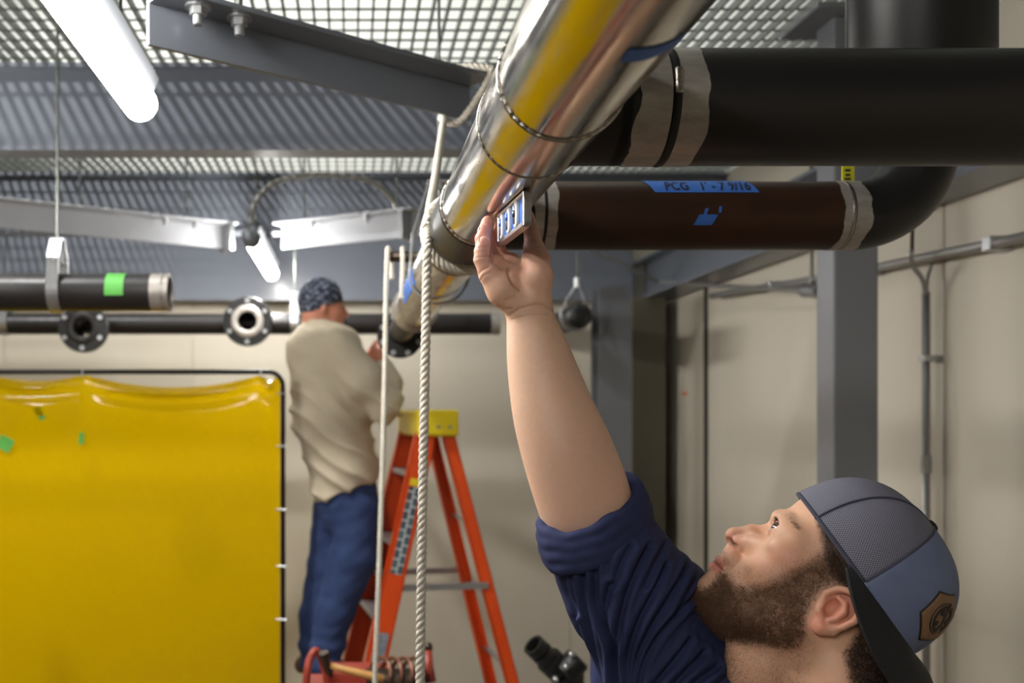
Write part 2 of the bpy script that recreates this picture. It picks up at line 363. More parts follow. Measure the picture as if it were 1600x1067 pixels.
MB().tube(br, .011, 8).build('rod', M['conduit'], t); MB().lathe([(-.05, .02), (-.05, .03), (.05, .03), (.05, .02)], br[2], br[2]-br[1], 10).build('turnbuckle', M['zinc'], t)
MB().tube([br[0], Vector((br[0].x, br[0].y, ZG+.02))], .008, 6).build('hanger_rod', M['galv'], t)
MB().tube([br[2], Vector((br[2].x, br[2].y, ZG+.02))], .008, 6).build('hanger_rod', M['galv'], t)

# ---------------------------------------------------------------- pipework (100 mm pipe, axis height ZP)
PR = .0572
AX, ZP = .1903, CAMZ + .2990
def straight(prof, y0=0): return prof
def pipe_y(name, m, parent, y0, y1, r=PR, wall=.005, cap=True, n=64):
    prof = [(y0, r-wall), (y0, r-.001), (y0+.001, r), (y1-.001, r), (y1, r-.001), (y1, r-wall)]
    if cap: prof.append((y0, r-wall))
    return MB().lathe(prof, (AX, 0, ZP), (0, 1, 0), n).build(name, m, parent, auto=40)
run = thing('stainless_pipe_run', 'polished stainless pipe running overhead from the top edge to the far worker', 'pipe', (AX, 1.2, ZP-PR))
pipe_y('pipe', M['steel'], run, .05, .857)
tee = pipe_y('tee_body', M['steel'], run, .857, .993, PR+.0012)
pipe_y('pipe', M['steel'], run, .993, 1.395)
pipe_y('pipe', M['steel'], run, 1.575, 2.80)
def weld(y, r=PR, w=.0035):
    pts = [(AX + (r+.0005)*math.cos(a), y + .0006*math.sin(a*40), ZP + (r+.0005)*math.sin(a)) for a in [2*math.pi*k/160 for k in range(160)]]
    return MB().tube(pts, w, 8, closed=True)
for y in (.857, .993, 1.395, 1.71):
    weld(y, w=.0021 if y < 1.5 else .0018).build('weld_bead', M['weld'], run, smooth=True)
pipe_y('black_tee', M['black'], run, 1.398, 1.575, PR+.0035, .006)
# flared collar and what follows it
MB().lathe([(2.78, PR), (2.79, PR+.004), (2.80, PR+.011), (2.83, PR+.011), (2.84, PR+.004), (2.84, PR-.006), (2.78, PR-.006)], (AX, 0, ZP), (0, 1, 0), 48).build('stub_end_collar', M['bare'], run, auto=40)
MB().lathe([(2.84, PR-.016), (2.84, PR-.012), (3.62, PR-.012), (3.62, PR-.016)], (AX, 0, ZP), (0, 1, 0), 40).build('pipe', M['black_pipe'], run, auto=40)
fl = MB().lathe([(3.62, 0), (3.62, .088), (3.645, .088), (3.645, .07), (3.70, PR-.004), (3.86, PR-.004), (3.86, PR-.014)], (AX, 0, ZP-.012), (0, 1, 0), 40).build('flange', M['black'], run, auto=30)
for k in range(8):
    a = 2*math.pi*(k+.5)/8
    q = Vector((AX + .073*math.cos(a), 3.62, ZP-.012 + .073*math.sin(a)))
    MB().prism(hexpoly(.011), 0, .014, frame_M(q, (0, 0, 1), z=(0, -1, 0))).build('flange_bolt', M['zinc'], fl)
def lathe_x(prof, y, z, n=64): return MB().lathe(prof, (0, y, z), (1, 0, 0), n)
# tee branch (first) and the upper black pipe
YT = .975; ZT = CAMZ + .3075
lathe_x([(AX+.035, PR-.004), (AX+.035, PR), (.272, PR), (.272, PR-.006)], YT, ZT).build('tee_branch', M['black'], run, auto=40)
up = thing('black_pipe', 'long upper black steel pipe crossing to the right edge', 'pipe', (.6, YT, ZT-PR))
lathe_x([(.318, PR-.006), (.318, PR-.0015), (.3195, PR), (1.975, PR), (1.975, PR-.006)], YT, ZT).build('pipe', M['black_pipe'], up, auto=40)
def ragged_band(x0, x1, amp, y, z, seed, r=PR+.0006, n=72, side=1):
    rnd = random.Random(seed); vs = []; fs = []
    for k in range(n):
        a = 2*math.pi*k/n
        e = amp * (.6*math.sin(3*a+seed) + .5*math.sin(7*a+2*seed) + rnd.uniform(-.3, .3))
        xa, xb = (x0, x1+e) if side > 0 else (x0+e, x1)
        for xx in (xa, xb):
            vs.append((xx, y+r*math.cos(a), z+r*math.sin(a)))
    for k in range(n):
        k2 = (k+1) % n; fs.append((2*k, 2*k2, 2*k2+1, 2*k+1)); 
    m = MB(); m.add(vs, fs); return m
ragged_band(.318, .344, .0025, YT, ZT, 3).build('ground_end_band', M['bare'], up, smooth=True)
ragged_band(.276, .309, .003, YT, ZT, 5, side=-1).build('ground_end_band', M['bare'], run, smooth=True)
lathe_x([(.262, PR-.006), (.262, PR), (.3085, PR), (.310, PR-.0015), (.310, PR-.006)], YT, ZT).build('branch_stub', M['black'], run, auto=40)
MB().tube([(.3145, YT+(PR-.004)*math.cos(a), ZT+(PR-.004)*math.sin(a)) for a in [2*math.pi*k/48 for k in range(48)]], .0055, 8, closed=True).build('root_gap_ring', M['rubber'], up, smooth=True)
q = Vector((.3145, YT-PR*.97, ZT+.012)); MB().box((q.x-.004, q.y-.004, q.z-.016), (q.x+.004, q.y+.004, q.z+.01)).build('tack_weld', M['weld'], up, bevel=.002)
# lower black pipe from the second tee, elbow and riser
YL = 1.52; ZL = CAMZ + .3085; RL = .0533
def LX(px): return (px - VX) / F * YL
low = thing('black_pipe', 'lower brown-black pipe with handwritten blue tape and an elbow', 'pipe', (LX(1080), YL, ZL-RL))
lathe_x([(AX+.04, RL), (LX(836), RL), (LX(836), RL-.006), (AX+.04, RL-.006)], YL, ZL).build('tee_branch', M['black'], run, auto=40)
ragged_band(LX(826), LX(841), .002, YL, ZL, 2, RL+.0006, side=-1).build('ground_end_band', M['bare'], run, smooth=True)
lathe_x([(LX(846), RL-.006), (LX(846), RL), (LX(1305), RL), (LX(1305), RL-.006)], YL, ZL).build('pipe', M['brown_sheen_pipe'], low, auto=40)
ragged_band(LX(846), LX(862), .002, YL, ZL, 7, RL+.0006).build('ground_end_band', M['bare'], low, smooth=True)
MB().tube([(LX(843.5), YL+(RL-.003)*math.cos(a), ZL+(RL-.003)*math.sin(a)) for a in [2*math.pi*k/48 for k in range(48)]], .004, 8, closed=True).build('root_gap_ring', M['rubber'], low, smooth=True)
ragged_band(LX(1294), LX(1306), .002, YL, ZL, 9, RL+.0006, side=-1).build('ground_end_band', M['bare'], low, smooth=True)
xe = LX(1312)
MB().tube([(LX(1308.5), YL+(RL-.003)*math.cos(a), ZL+(RL-.003)*math.sin(a)) for a in [2*math.pi*k/48 for k in range(48)]], .0045, 8, closed=True).build('root_gap_ring', M['weld'], low, smooth=True)
ER = .108
pts = [(LX(1311), YL, ZL), (LX(1332), YL, ZL)] + [(LX(1332)+ER*math.sin(a), YL, ZL+ER*(1-math.cos(a))) for a in [math.pi/2*k/16 for k in range(1, 17)]]
pts.append((pts[-1][0], YL, ZL+ER+.035)); pts.append((pts[-1][0], YL, ZL+ER+.06)); pts.append((pts[-1][0], YL, ZL+ER+.14)); pts.append((pts[-1][0], YL, 2.98))
rs = [RL]*(len(pts)-2) + [.103, .103]
MB().tube(pts, rs, 48).build('elbow_riser', M['black'], low, auto=35)
ragged_band(LX(1312), LX(1334), .0035, YL, ZL, 4, RL+.0006).build('ground_end_band', M['bare'], low, smooth=True)
# tape on the pipes
def tape_on_x(name, x0, x1, a0, a1, y, z, r, m, parent, ragged=0, poly=None):
    """patch of tape wrapped on a pipe along x; angle 0 = towards camera, 90 = top. poly: outline in (s,t) with s 0..1 along x, t 0..1 in angle"""
    n1, n2 = 24, 10; vs = []; fs = []
    for i in range(n1+1):
        for j in range(n2+1):
            s, tt = i/n1, j/n2
            xa = x0 + (x1-x0)*s + (ragged*(tt-.5))
            a = R(a0 + (a1-a0)*tt)
            vs.append((xa, y - r*math.cos(a), z + r*math.sin(a)))
    for i in range(n1):
        for j in range(n2):
            fs.append((i*(n2+1)+j, (i+1)*(n2+1)+j, (i+1)*(n2+1)+j+1, i*(n2+1)+j+1))
    m_ = MB(); m_.add(vs, fs); return m_.build(name, m, parent, smooth=True)
tp = tape_on_x('blue_tape', LX(1002), LX(1160), 30, 74, YL, ZL, RL+.0008, M['blue_tape'], low, -.014)
def write_on_pipe(text, x0, x1, acen, h, y, z, r, m, parent, name='handwriting'):
    cu = bpy.data.curves.new('t', 'FONT'); cu.body = text; cu.size = 1; cu.resolution_u = 3; cu.shear = .12; cu.offset = .02
    ob = bpy.data.objects.new('t', cu); COL.objects.link(ob); bpy.context.view_layer.update()
    me = bpy.data.meshes.new_from_object(ob.evaluated_get(bpy.context.evaluated_depsgraph_get()))
    bm = bmesh.new(); bm.from_mesh(me); bmesh.ops.triangulate(bm, faces=bm.faces[:])
    for _ in range(2): bmesh.ops.subdivide_edges(bm, edges=bm.edges[:], cuts=1, use_grid_fill=True)
    bm.to_mesh(me); bm.free()
    vs = np.array([v.co[:] for v in me.vertices]); fs = [tuple(p.vertices) for p in me.polygons]
    bpy.data.objects.remove(ob)
    x = (vs[:, 0]-vs[:, 0].min())/(vs[:, 0].max()-vs[:, 0].min()); yy = (vs[:, 1]-vs[:, 1].min())/(vs[:, 1].max()-vs[:, 1].min())-.5
    out = [(x0+(x1-x0)*a, y-r*math.cos(R(acen)+b*h/r), z+r*math.sin(R(acen)+b*h/r)) for a, b in zip(x, yy)]
    m_ = MB(); m_.add(out, fs); return m_.build(name, m, parent)
write_on_pipe("PCG   1' - 7 9/16", LX(1026), LX(1156), 47, .026, YL, ZL, RL+.0014, M['ink'], tp)
tape_on_x('blue_tape_scrap', LX(1070), LX(1098), -26, -9, YL, ZL, RL+.0008, M['blue_tape'], low, .008)
tape_on_x('blue_tape_scrap', LX(1081), LX(1086), -10, 1, YL, ZL, RL+.0008, M['blue_tape'], low, .003)
tape_on_x('blue_tape_scrap', LX(1103), LX(1107), -6, 4, YL, ZL, RL+.0008, M['blue_tape'], low, .001)
# yellow marked tag behind the elbow
t = thing('yellow_tag', 'small yellow tag with black marks between the two black pipes', 'tag', tuple(P(1325, 276, 1.66)))
c = P(1325, 270, 1.66); T = Matrix.Translation(c)
tg = MB().box((-.0105, -.001, -.022), (.0105, .001, .026), T).build('tag_plate', M['yellow_tape'], t)
for dz, w_ in ((.004, .006), (-.004, .005), (-.011, .007)):
    MB().box((-w_, -.0018, dz-.002), (w_*.6, -.001, dz+.002), T).build('mark', M['ink'], tg)
MB().tube([c + Vector((0, .003, -.02)), Vector((c.x, c.y+.003, ZG+.02))], .003, 6).build('wire', M['galv'], t)
# blue tape on the near stainless pipe
def tape_on_y(name, y0, y1, a0, a1, m, parent, r=PR+.0008, skew=0):
    n1, n2 = 16, 10; vs = []; fs = []
    for i in range(n1+1):
        for j in range(n2+1):
            a = R(a0+(a1-a0)*i/n1); yy = y0+(y1-y0)*j/n2+skew*i/n1
            vs.append((AX+r*math.sin(a), yy, ZP-r*math.cos(a)))
    for i in range(n1):
        for j in range(n2):
            fs.append((i*(n2+1)+j, (i+1)*(n2+1)+j, (i+1)*(n2+1)+j+1, i*(n2+1)+j+1))
    m_ = MB(); m_.add(vs, fs); return m_.build(name, m, parent, smooth=True)
tape_on_y('blue_tape', .640, .664, -4, 38, M['blue_tape'], run)
tape_on_y('blue_tape', 2.05, 2.45, -98, -62, M['blue_tape'], run)

# clevis hangers
def clevis_y(parent, x, y, z, r, top, w=.03):
    """strap round a pipe running along y"""
    pts = [(x + (r+.003)*math.sin(a), z - (r+.003)*math.cos(a)) for a in [R(-90+180*k/16) for k in range(17)]]
    pts = [(x-(r+.003)*.35, top), (x-(r+.003)*.9, z+(top-z)*.45)] + pts + [(x+(r+.003)*.9, z+(top-z)*.45), (x+(r+.003)*.35, top)]
    m_ = MB(); vs = []; fs = []
    n = len(pts)
    for i, (xx, zz) in enumerate(pts):
        a = Vector((pts[max(i-1,0)])); b = Vector(pts[min(i+1,n-1)]); d = (b-a).normalized(); nn = Vector((d.y, -d.x))*.0022
        for yy, k in ((y-w/2, 1), (y+w/2, 1), (y+w/2, -1), (y-w/2, -1)):
            vs.append((xx+nn.x*k, yy, zz+nn.y*k))
    for i in range(n-1):
        for k in range(4):
            k2 = (k+1) % 4; fs.append((i*4+k, i*4+k2, (i+1)*4+k2, (i+1)*4+k))
    fs += [(0, 1, 2, 3), tuple((n-1)*4+k for k in (3, 2, 1, 0))]
    m_.add(vs, fs); m_.build('strap', M['zinc'], parent)
    MB().box((x-(r+.003)*.4, y-w/2, top-.002), (x+(r+.003)*.4, y+w/2, top+.004)).build('yoke', M['zinc'], parent)
    MB().prism(hexpoly(.011), top-.014, top-.002, Matrix.Translation((x, y, 0))).build('nut', M['zinc'], parent)
    MB().tube([(x, y, top-.03), (x, y, ZG+.03)], .0036, 8).build('hanger_rod', M['galv'], parent)
h = thing('pipe_hanger', 'clevis hanger and rod carrying the stainless pipe behind the rope', 'hanger', (AX, 2.1, ZP-PR))
clevis_y(h, AX+.004, 2.1, ZP, PR+.004, CAMZ + (VY-285)/F*2.1, .026)
# left pipe with green tape
YG = 2.95; ZGp = CAMZ + (VY-457)/F*YG
def GX(px): return (px-VX)/F*YG
gp = thing('black_pipe', 'short black pipe with green tape and shiny grooved end on the left', 'pipe', (GX(130), YG, ZGp-PR))
lathe_x([(GX(-520), PR-.006), (GX(-520), PR), (GX(240), PR), (GX(240), PR-.006)], YG, ZGp).build('pipe', M['black_pipe'], gp, auto=40)
lathe_x([(GX(238), PR-.004), (GX(238), PR+.0015), (GX(256), PR+.0015), (GX(256), PR-.003), (GX(260), PR-.003), (GX(260), PR+.001), (GX(266), PR+.001), (GX(266), PR-.008)], YG, ZGp).build('grooved_end', M['bare'], gp, auto=30)
tape_on_x('green_tape', GX(170), GX(199), -15, 88, YG, ZGp, PR+.001, M['green_tape'], gp)
def clevis_x(parent, x, y, z, r, top, w=.036):
    pts = [(y + (r+.003)*math.sin(a), z - (r+.003)*math.cos(a)) for a in [R(-90+180*k/16) for k in range(17)]]
    pts = [(y-.014, top), (y-(r+.003)*.8, z+(top-z)*.62)] + pts + [(y+(r+.003)*.8, z+(top-z)*.62), (y+.014, top)]
    vs = []; fs = []; n = len(pts)
    for i, (yy, zz) in enumerate(pts):
        a = Vector((pts[max(i-1,0)])); b = Vector(pts[min(i+1,n-1)]); d = (b-a).normalized(); nn = Vector((d.y, -d.x))*.0025
        for xx, k in ((x-w/2, 1), (x+w/2, 1), (x+w/2, -1), (x-w/2, -1)):
            vs.append((xx, yy+nn.x*k, zz+nn.y*k))
    for i in range(n-1):
        for k in range(4):
            k2 = (k+1) % 4; fs.append((i*4+k, i*4+k2, (i+1)*4+k2, (i+1)*4+k))
    fs += [(0, 1, 2, 3), tuple((n-1)*4+k for k in (3, 2, 1, 0))]
    m_ = MB(); m_.add(vs, fs); m_.build('strap', M['zinc'], parent)
    MB().box((x-w/2, y-.018, top-.004), (x+w/2, y+.018, top+.004)).build('yoke', M['zinc'], parent, bevel=.001)
    zc = z+(top-z)*.58
    MB().tube([(x, y-r-.012, zc), (x, y+r+.012, zc)], .006, 8).build('cross_bolt', M['zinc'], parent)
    MB().prism(hexpoly(.012), top-.018, top-.004, Matrix.Translation((x, y, 0))).build('nut', M['zinc'], parent)
    MB().tube([(x, y, top-.02), (x, y, ZG+.03)], .0048, 8).build('hanger_rod', M['galv'], parent)
h = thing('pipe_hanger', 'zinc clevis hanger round the green-taped pipe on the left', 'hanger', (GX(92), YG, ZGp-PR))
clevis_x(h, GX(90), YG, ZGp, PR, CAMZ + (VY-374)/F*YG)
# far black header with two flanged outlets facing the camera
YH = 5.2; ZH = CAMZ + (VY-506)/F*YH
def HX(px): return (px-VX)/F*YH
hd = thing('black_header_pipe', 'long black header pipe with two flanged outlets before the back wall', 'pipe', (HX(380), YH, ZH-PR))
lathe_x([(HX(-600), PR-.006), (HX(-600), PR), (HX(775), PR), (HX(775), PR-.006)], YH, ZH).build('pipe', M['black_pipe'], hd, auto=40)
lathe_x([(HX(766), PR), (HX(766), PR+.004), (HX(780), PR+.004), (HX(780), PR-.008)], YH, ZH).build('grooved_end', M['bare'], hd, auto=40)
for px, py, m_ in ((133, 513, 'black'), (388, 503, 'bare')):
    c = P(px, py, YH-.16); 
    f_ = MB().lathe([(-.05, .052), (-.05, .126), (-.032, .13), (-.012, .13), (.0, .12), (.02, .075), (.12, PR), (.12, .045), (-.03, .045)], c, (0, 1, 0), 40, close=True).build('flanged_outlet', M['black'], hd, auto=30)
    MB().lathe([(-.053, .05), (-.056, .056), (-.056, .08), (-.052, .085)], c, (0, 1, 0), 40).build('raised_face', M['bare' if m_ == 'bare' else 'black_pipe'], f_, auto=40)
    for k in range(6):
        a = 2*math.pi*(k+.5)/6
        MB().prism(hexpoly(.013), 0, .012, frame_M(c+Vector((.106*math.cos(a), -.05, .106*math.sin(a))), (0, 0, 1), z=(0, -1, 0))).build('flange_bolt', M['zinc'], f_)
for px in (9, 461):
    h = thing('pipe_hanger', 'zinc strap hanger on the black header at the left edge' if px < 100 else 'zinc strap hanger on the black header beside the far worker', 'hanger', (HX(px), YH, ZH-PR))
    clevis_x(h, HX(px), YH, ZH, PR, ZH+.17, .045)
# black pipe end on a triangular hanger, right of the hand
c = P(905, 493, 5.0)
eb = thing('black_pipe', 'capped black pipe end hanging beside the raised wrist', 'pipe', (c.x, c.y, c.z-.08))
MB().lathe([(-.034, .0), (-.032, .026), (-.026, .047), (-.013, .061), (.0, .067), (.045, .068), (.05, .063), (1.05, .063), (1.05, .05)], c, (0, 1, 0), 36).build('pipe', M['black'], eb, auto=50)
h = thing('pipe_hanger', 'triangular wire hanger holding the capped black pipe end', 'hanger', (c.x, c.y+.1, c.z-.085))
apex = P(903, 440, 5.1)
for s in (-1, 1):
    MB().tube(spline([apex, (c.x+s*.064, c.y+.1, c.z+.05), (c.x+s*.072, c.y+.1, c.z), (c.x+s*.05, c.y+.1, c.z-.05), (c.x, c.y+.1, c.z-.072)], 6), .006, 6).build('hanger_wire', M['zinc'], h, smooth=True)
MB().tube([apex, (apex.x, apex.y, ZG+.02)], .006, 6).build('hanger_rod', M['galv'], h)
MB().lathe([(-.03, 0), (-.03, .02), (.02, .02), (.02, 0)], apex, (0, 0, 1), 10).build('swivel_nut', M['zinc'], h)

# ---------------------------------------------------------------- ropes: three strands laid together
def rope(name, label, path, r, pitch, base, parent=None, n=6):
    path = [Vector(p) for p in path]
    # resample evenly
    L = [0]
    for a, b in zip(path, path[1:]): L.append(L[-1] + (b-a).length)
    N = max(8, int(L[-1] / (pitch/9))); pts = []; k = 0
    for i in range(N+1):
        s = L[-1]*i/N
        while k < len(L)-2 and L[k+1] < s: k += 1
        f = (s-L[k])/max(L[k+1]-L[k], 1e-9); pts.append(path[k].lerp(path[k+1], f))
    T = [(pts[min(i+1, N)]-pts[max(i-1, 0)]).normalized() for i in range(N+1)]
    u = T[0].orthogonal().normalized(); U = []
    for i in range(N+1):
        u = (u - T[i]*u.dot(T[i])).normalized(); U.append(u)
    if parent is None: parent = thing(name, label, 'rope', base)
    for st in range(3):
        sp = []
        for i in range(N+1):
            a = 2*math.pi*(L[-1]*i/N/pitch + st/3)
            sp.append(pts[i] + (U[i]*math.cos(a) + T[i].cross(U[i])*math.sin(a))*r*.5)
        MB().tube(sp, r*.56, n).build('strand', M['rope'], parent, smooth=True)
    return parent
# wrap round the end of the bracing angle, then down to the pipe, two turns, then hanging
def on_brace(s, q, z): return BM @ Vector((s, q, z))
sB = BL - .016
rp = [on_brace(sB-.075, .021, .02), on_brace(sB-.07, .021, .084), on_brace(sB-.05, -.03, .090), on_brace(sB-.005, -.076, .086),
      on_brace(sB+.0, -.079, .070), on_brace(sB-.012, -.042, .02), on_brace(sB-.025, -.012, -.012), on_brace(sB-.040, .004, -.014), on_brace(sB-.05, .021, .0)]
rope_base = P(657, 1067, 1.55)
RW = PR + .0085
path = spline(rp, 8)
down = spline([on_brace(sB-.05, .021, .0), on_brace(sB-.062, -.004, -.012), P(691, 205, 1.97), P(680, 280, 1.78), P(671, 330, 1.66), P(668, 380, 1.555), P(667, 430, 1.545), P(664, 600, 1.54), P(660, 800, 1.535), P(657, 1000, 1.53), P(655, 1240, 1.53), P(655, 1500, 1.53)], 10)
mr = rope('hanging_rope', 'thick white twisted rope hanging from the bracing angle past the pipe', path + down[1:], .0078, .034, tuple(rope_base))
turn = []
for k in range(0, 90):
    a = -math.pi*.62 + 2*math.pi*2.15*k/89
    turn.append((AX + RW*math.sin(a), 1.588 + .034*k/89 , ZP - RW*math.cos(a)))
turn = [Vector(P(672, 345, 1.56))] + [Vector(p) for p in turn]
rope('', '', turn, .0072, .032, None, mr)
# second, thinner rope over a dark bar lying across the pipe
YR2 = 2.3; bz = ZP + PR + .0125
c = P(634, 392, YR2)
tag(MB().lathe([(-.04, .0), (-.04, .011), (-.038, .0125), (.155, .0125), (.155, 0)], (c.x, YR2, bz+.001), (1, .0, .0), 14).build('dark_bar', M['dark_steel'], auto=40), 'short dark bar lying across the far part of the stainless pipe', 'bar')
bx0 = P(606, 400, YR2).x
rope('hanging_rope', 'thin white rope hanging in front of the far worker', spline([(bx0+.012, YR2+.019, bz-.05), (bx0+.008, YR2+.019, bz), (bx0+.004, YR2+.008, bz+.019), (bx0, YR2-.012, bz+.017), (bx0-.002, YR2-.02, bz-.005), P(604, 440, YR2-.02), P(600, 640, YR2-.03), P(592, 900, YR2-.05), P(587, 1030, YR2-.05), P(586, 1090, YR2-.05), P(586, 1400, YR2-.05)], 10), .0066, .03, tuple(P(587, 1067, YR2)))
c = P(629, 430, YR2-.01)
rope('rope_tail', 'short white rope tail hanging from the dark bar beside the pipe', spline([(c.x+.004, YR2+.018, bz-.03), (c.x+.003, YR2+.012, bz+.014), (c.x, YR2-.006, bz+.0195), (c.x, YR2-.02, bz), P(629, 425, YR2-.02), P(628, 450, YR2-.02), P(628, 466, YR2-.02)], 8), .0062, .03, tuple(P(628, 466, YR2)))

# ---------------------------------------------------------------- amber welding screen
YS = 4.0
def SX(px): return (px-VX)/F*YS
sx1, sx0, sz1 = SX(442), SX(-420), CAMZ + (VY-581)/F*YS
ws = thing('welding_screen', 'amber vinyl welding screen in a black tube frame on the left', 'welding screen', ((sx0+sx1)/2, YS, 0))
fp = [(sx1, YS, .06), (sx1, YS, sz1-.06)] + [(sx1-.06+.06*math.cos(a), YS, sz1-.06+.06*math.sin(a)) for a in [math.pi/2*k/8 for k in range(1, 9)]]
fp += [(sx0+.06-.06*math.sin(a), YS, sz1-.06+.06*math.cos(a)) for a in [math.pi/2*k/8 for k in range(0, 9)]] + [(sx0, YS, .06)]
MB().tube(fp, .0105, 12).build('frame_tube', M['frame_black'], ws, smooth=True)
for xx in (sx0, sx1):
    MB().tube([(xx, YS-.3, .02), (xx, YS+.3, .02)], .0125, 10).build('foot', M['frame_black'], ws)
    MB().tube([(xx, YS, .02), (xx, YS, .1)], .016, 10).build('foot_socket', M['frame_black'], ws)
MB().tube([(sx0, YS, .16), (sx1, YS, .16)], .0105, 10).build('bottom_rail', M['frame_black'], ws)
# curtain: sags between its grommets
nx, nz = 150, 90; vs_ = []; fs_ = []
cx0, cx1, cz0, cz1 = sx0+.03, sx1-.012, .2, sz1-.012
gro = [cx0+.02, SX(-150), SX(-20), SX(130), SX(408), cx1-.01]
for i in range(nx+1):
    xx = cx0 + (cx1-cx0)*i/nx
    j = max(k for k in range(len(gro)) if gro[k] <= xx or k == 0); j = min(j, len(gro)-2)
    f = min(max((xx-gro[j])/(gro[j+1]-gro[j]), 0), 1); span = gro[j+1]-gro[j]
    sag = 4*f*(1-f) * (.05 if span > .6 else .022)
    for k in range(nz+1):
        s = k/nz; zt = cz1 - sag
        zz = cz0 + (zt-cz0)*s
        d = zt - zz
        yy = YS + .006*math.sin(xx*3.1+1) + .01*math.sin(xx*1.7+zz*1.1) \
            - 4*f*(1-f)*.05*math.exp(-(d/.07)**2)*math.sin(d*85-1.2) - 4*f*(1-f)*.02*math.exp(-((d-.12)/.09)**2) + .004*math.sin(9*xx+14*d)*math.exp(-d/.2)
        vs_.append((xx, yy, zz))
for i in range(nx):
    for k in range(nz):
        a = i*(nz+1)+k; fs_.append((a, a+nz+1, a+nz+2, a+1))
m_ = MB(); m_.add(vs_, fs_); cur = m_.build('vinyl_curtain', M['vinyl'], ws, smooth=True)
for gx in gro[:-1]:
    MB().tube([(gx, YS-.02, cz1-.012), (gx, YS-.012, cz1+.02), (gx, YS+.012, cz1+.02), (gx, YS+.016, cz1-.012)], .003, 6).build('tie', M['zinc'], ws)
for py in (615, 697, 796, 884, 967):
    z_ = CAMZ + (VY-py)/F*YS
    MB().tube([(sx1-.03, YS-.006, z_), (sx1+.013, YS-.015, z_), (sx1+.015, YS+.012, z_), (sx1-.02, YS+.014, z_)], .003, 6).build('tie', M['zinc'], ws)
for px, py, w_, h_, a_ in ((8, 693, .03, .028, .5), (62, 645, .014, .03, -.5), (127, 685, .01, .024, .1)):
    c = P(px, py, YS-.02); T = Matrix.Translation(c) @ Matrix.Rotation(a_, 4, 'Y')
    MB().box((-w_, -.0006, -h_), (w_, .0006, h_), T).build('green_tape_scrap', M['green_tape'], ws)

# ---------------------------------------------------------------- step ladder
LY = 4.13; LX0 = (672-VX)/F*3.95
lad = thing('step_ladder', 'orange fibreglass step ladder with yellow top under the far worker', 'ladder', (LX0, LY, 0))
LM = Matrix.Translation((LX0, LY, 0)) @ Matrix.Rotation(R(9), 4, 'Z')     # local x = spread, y = width
TOPZ = 1.735
def rail(s, side, xt, xb, wt, wb, dep, name):
    """C-channel rail: s=+1 rear/-1 front in x, side in y"""
    top = Vector((xt, side*wt, TOPZ-.045)); bot = Vector((xb, side*wb, .03)); d = (bot-top); L = d.length
    z = Vector((0, side, 0)); x = d.normalized(); y = z.cross(x).normalized(); z = x.cross(y)
    Mx = LM @ (Matrix((x, y, z)).transposed().to_4x4()); Mx.translation = LM @ top
    m_ = MB().box((0, -dep/2, -.003), (L, dep/2, .003), Mx).box((0, -dep/2, -.032), (L, -dep/2+.006, .003), Mx).box((0, dep/2-.006, -.032), (L, dep/2, .003), Mx)
    o = m_.build(name, M['orange'], lad); 
    return o, Mx, L
fr = {}; rr = {}
for side in (-1, 1):
    fr[side] = rail(-1, side, -.035, -.43, .17, .27, .085, 'front_rail')
    rr[side] = rail(1, side, .045, .47, .16, .23, .05, 'rear_rail')
    for o_, Mx, L in (fr[side], rr[side]):
        MB().box((L-.06, -.05, -.036), (L+.03, .05, .006), Mx).build('rubber_foot', M['rubber'], o_)
MB().box((-.085, -.2, TOPZ-.09), (.09, .2, TOPZ+.02), LM).build('top_cap', M['ladder_yellow'], lad, bevel=.012)
for q in (-.05, 0, .05):
    MB().prism(hexpoly(.008), 0, .003, LM @ frame_M((q, -.2, TOPZ-.05), (0, 0, 1), z=(0, -1, 0))).build('rivet', M['zinc'], lad)
for z_ in (.3, .605, .91, 1.215, 1.5):
    f = (TOPZ-.045-z_)/(TOPZ-.075); xx = -.035-.395*f; wy = .17+.10*f
    MB().box((xx-.04, -wy, z_-.022), (xx+.04, wy, z_), LM).build('step', M['alu'], lad, bevel=.003)
    if z_ < 1.4:
        xr = .045+.425*f; wr_ = .16+.07*f
        MB().box((xr-.012, -wr_, z_+.06), (xr+.012, wr_, z_+.075), LM).build('rear_rung', M['alu'], lad)
f = (TOPZ-.045-1.03)/(TOPZ-.075)
for side in (-1, 1):
    xf, xr = -.035-.395*f, .045+.425*f; wy = side*(.16+.085*f)
    MB().box((xf, wy-.004, 1.015), (xr, wy+.004, 1.042), LM).build('spreader', M['alu'], lad)
def sticker_mat():
    m = mat('sticker_print', srgb(230, 230, 228), .4); nt = m.node_tree; b = nt.nodes['Principled BSDF']
    tc = nt.nodes.new('ShaderNodeTexCoord'); br = nt.nodes.new('ShaderNodeTexBrick'); br.inputs['Scale'].default_value = 15
    br.inputs['Color1'].default_value = srgb(74, 110, 120); br.inputs['Color2'].default_value = srgb(60, 70, 84); br.inputs['Mortar'].default_value = srgb(222, 220, 216); br.inputs['Mortar Size'].default_value = .035
    br.inputs['Brick Width'].default_value = .6; br.inputs['Row Height'].default_value = .4
    nt.links.new(tc.outputs['Object'], br.inputs[0]); nt.links.new(br.outputs[0], b.inputs['Base Color']); return m
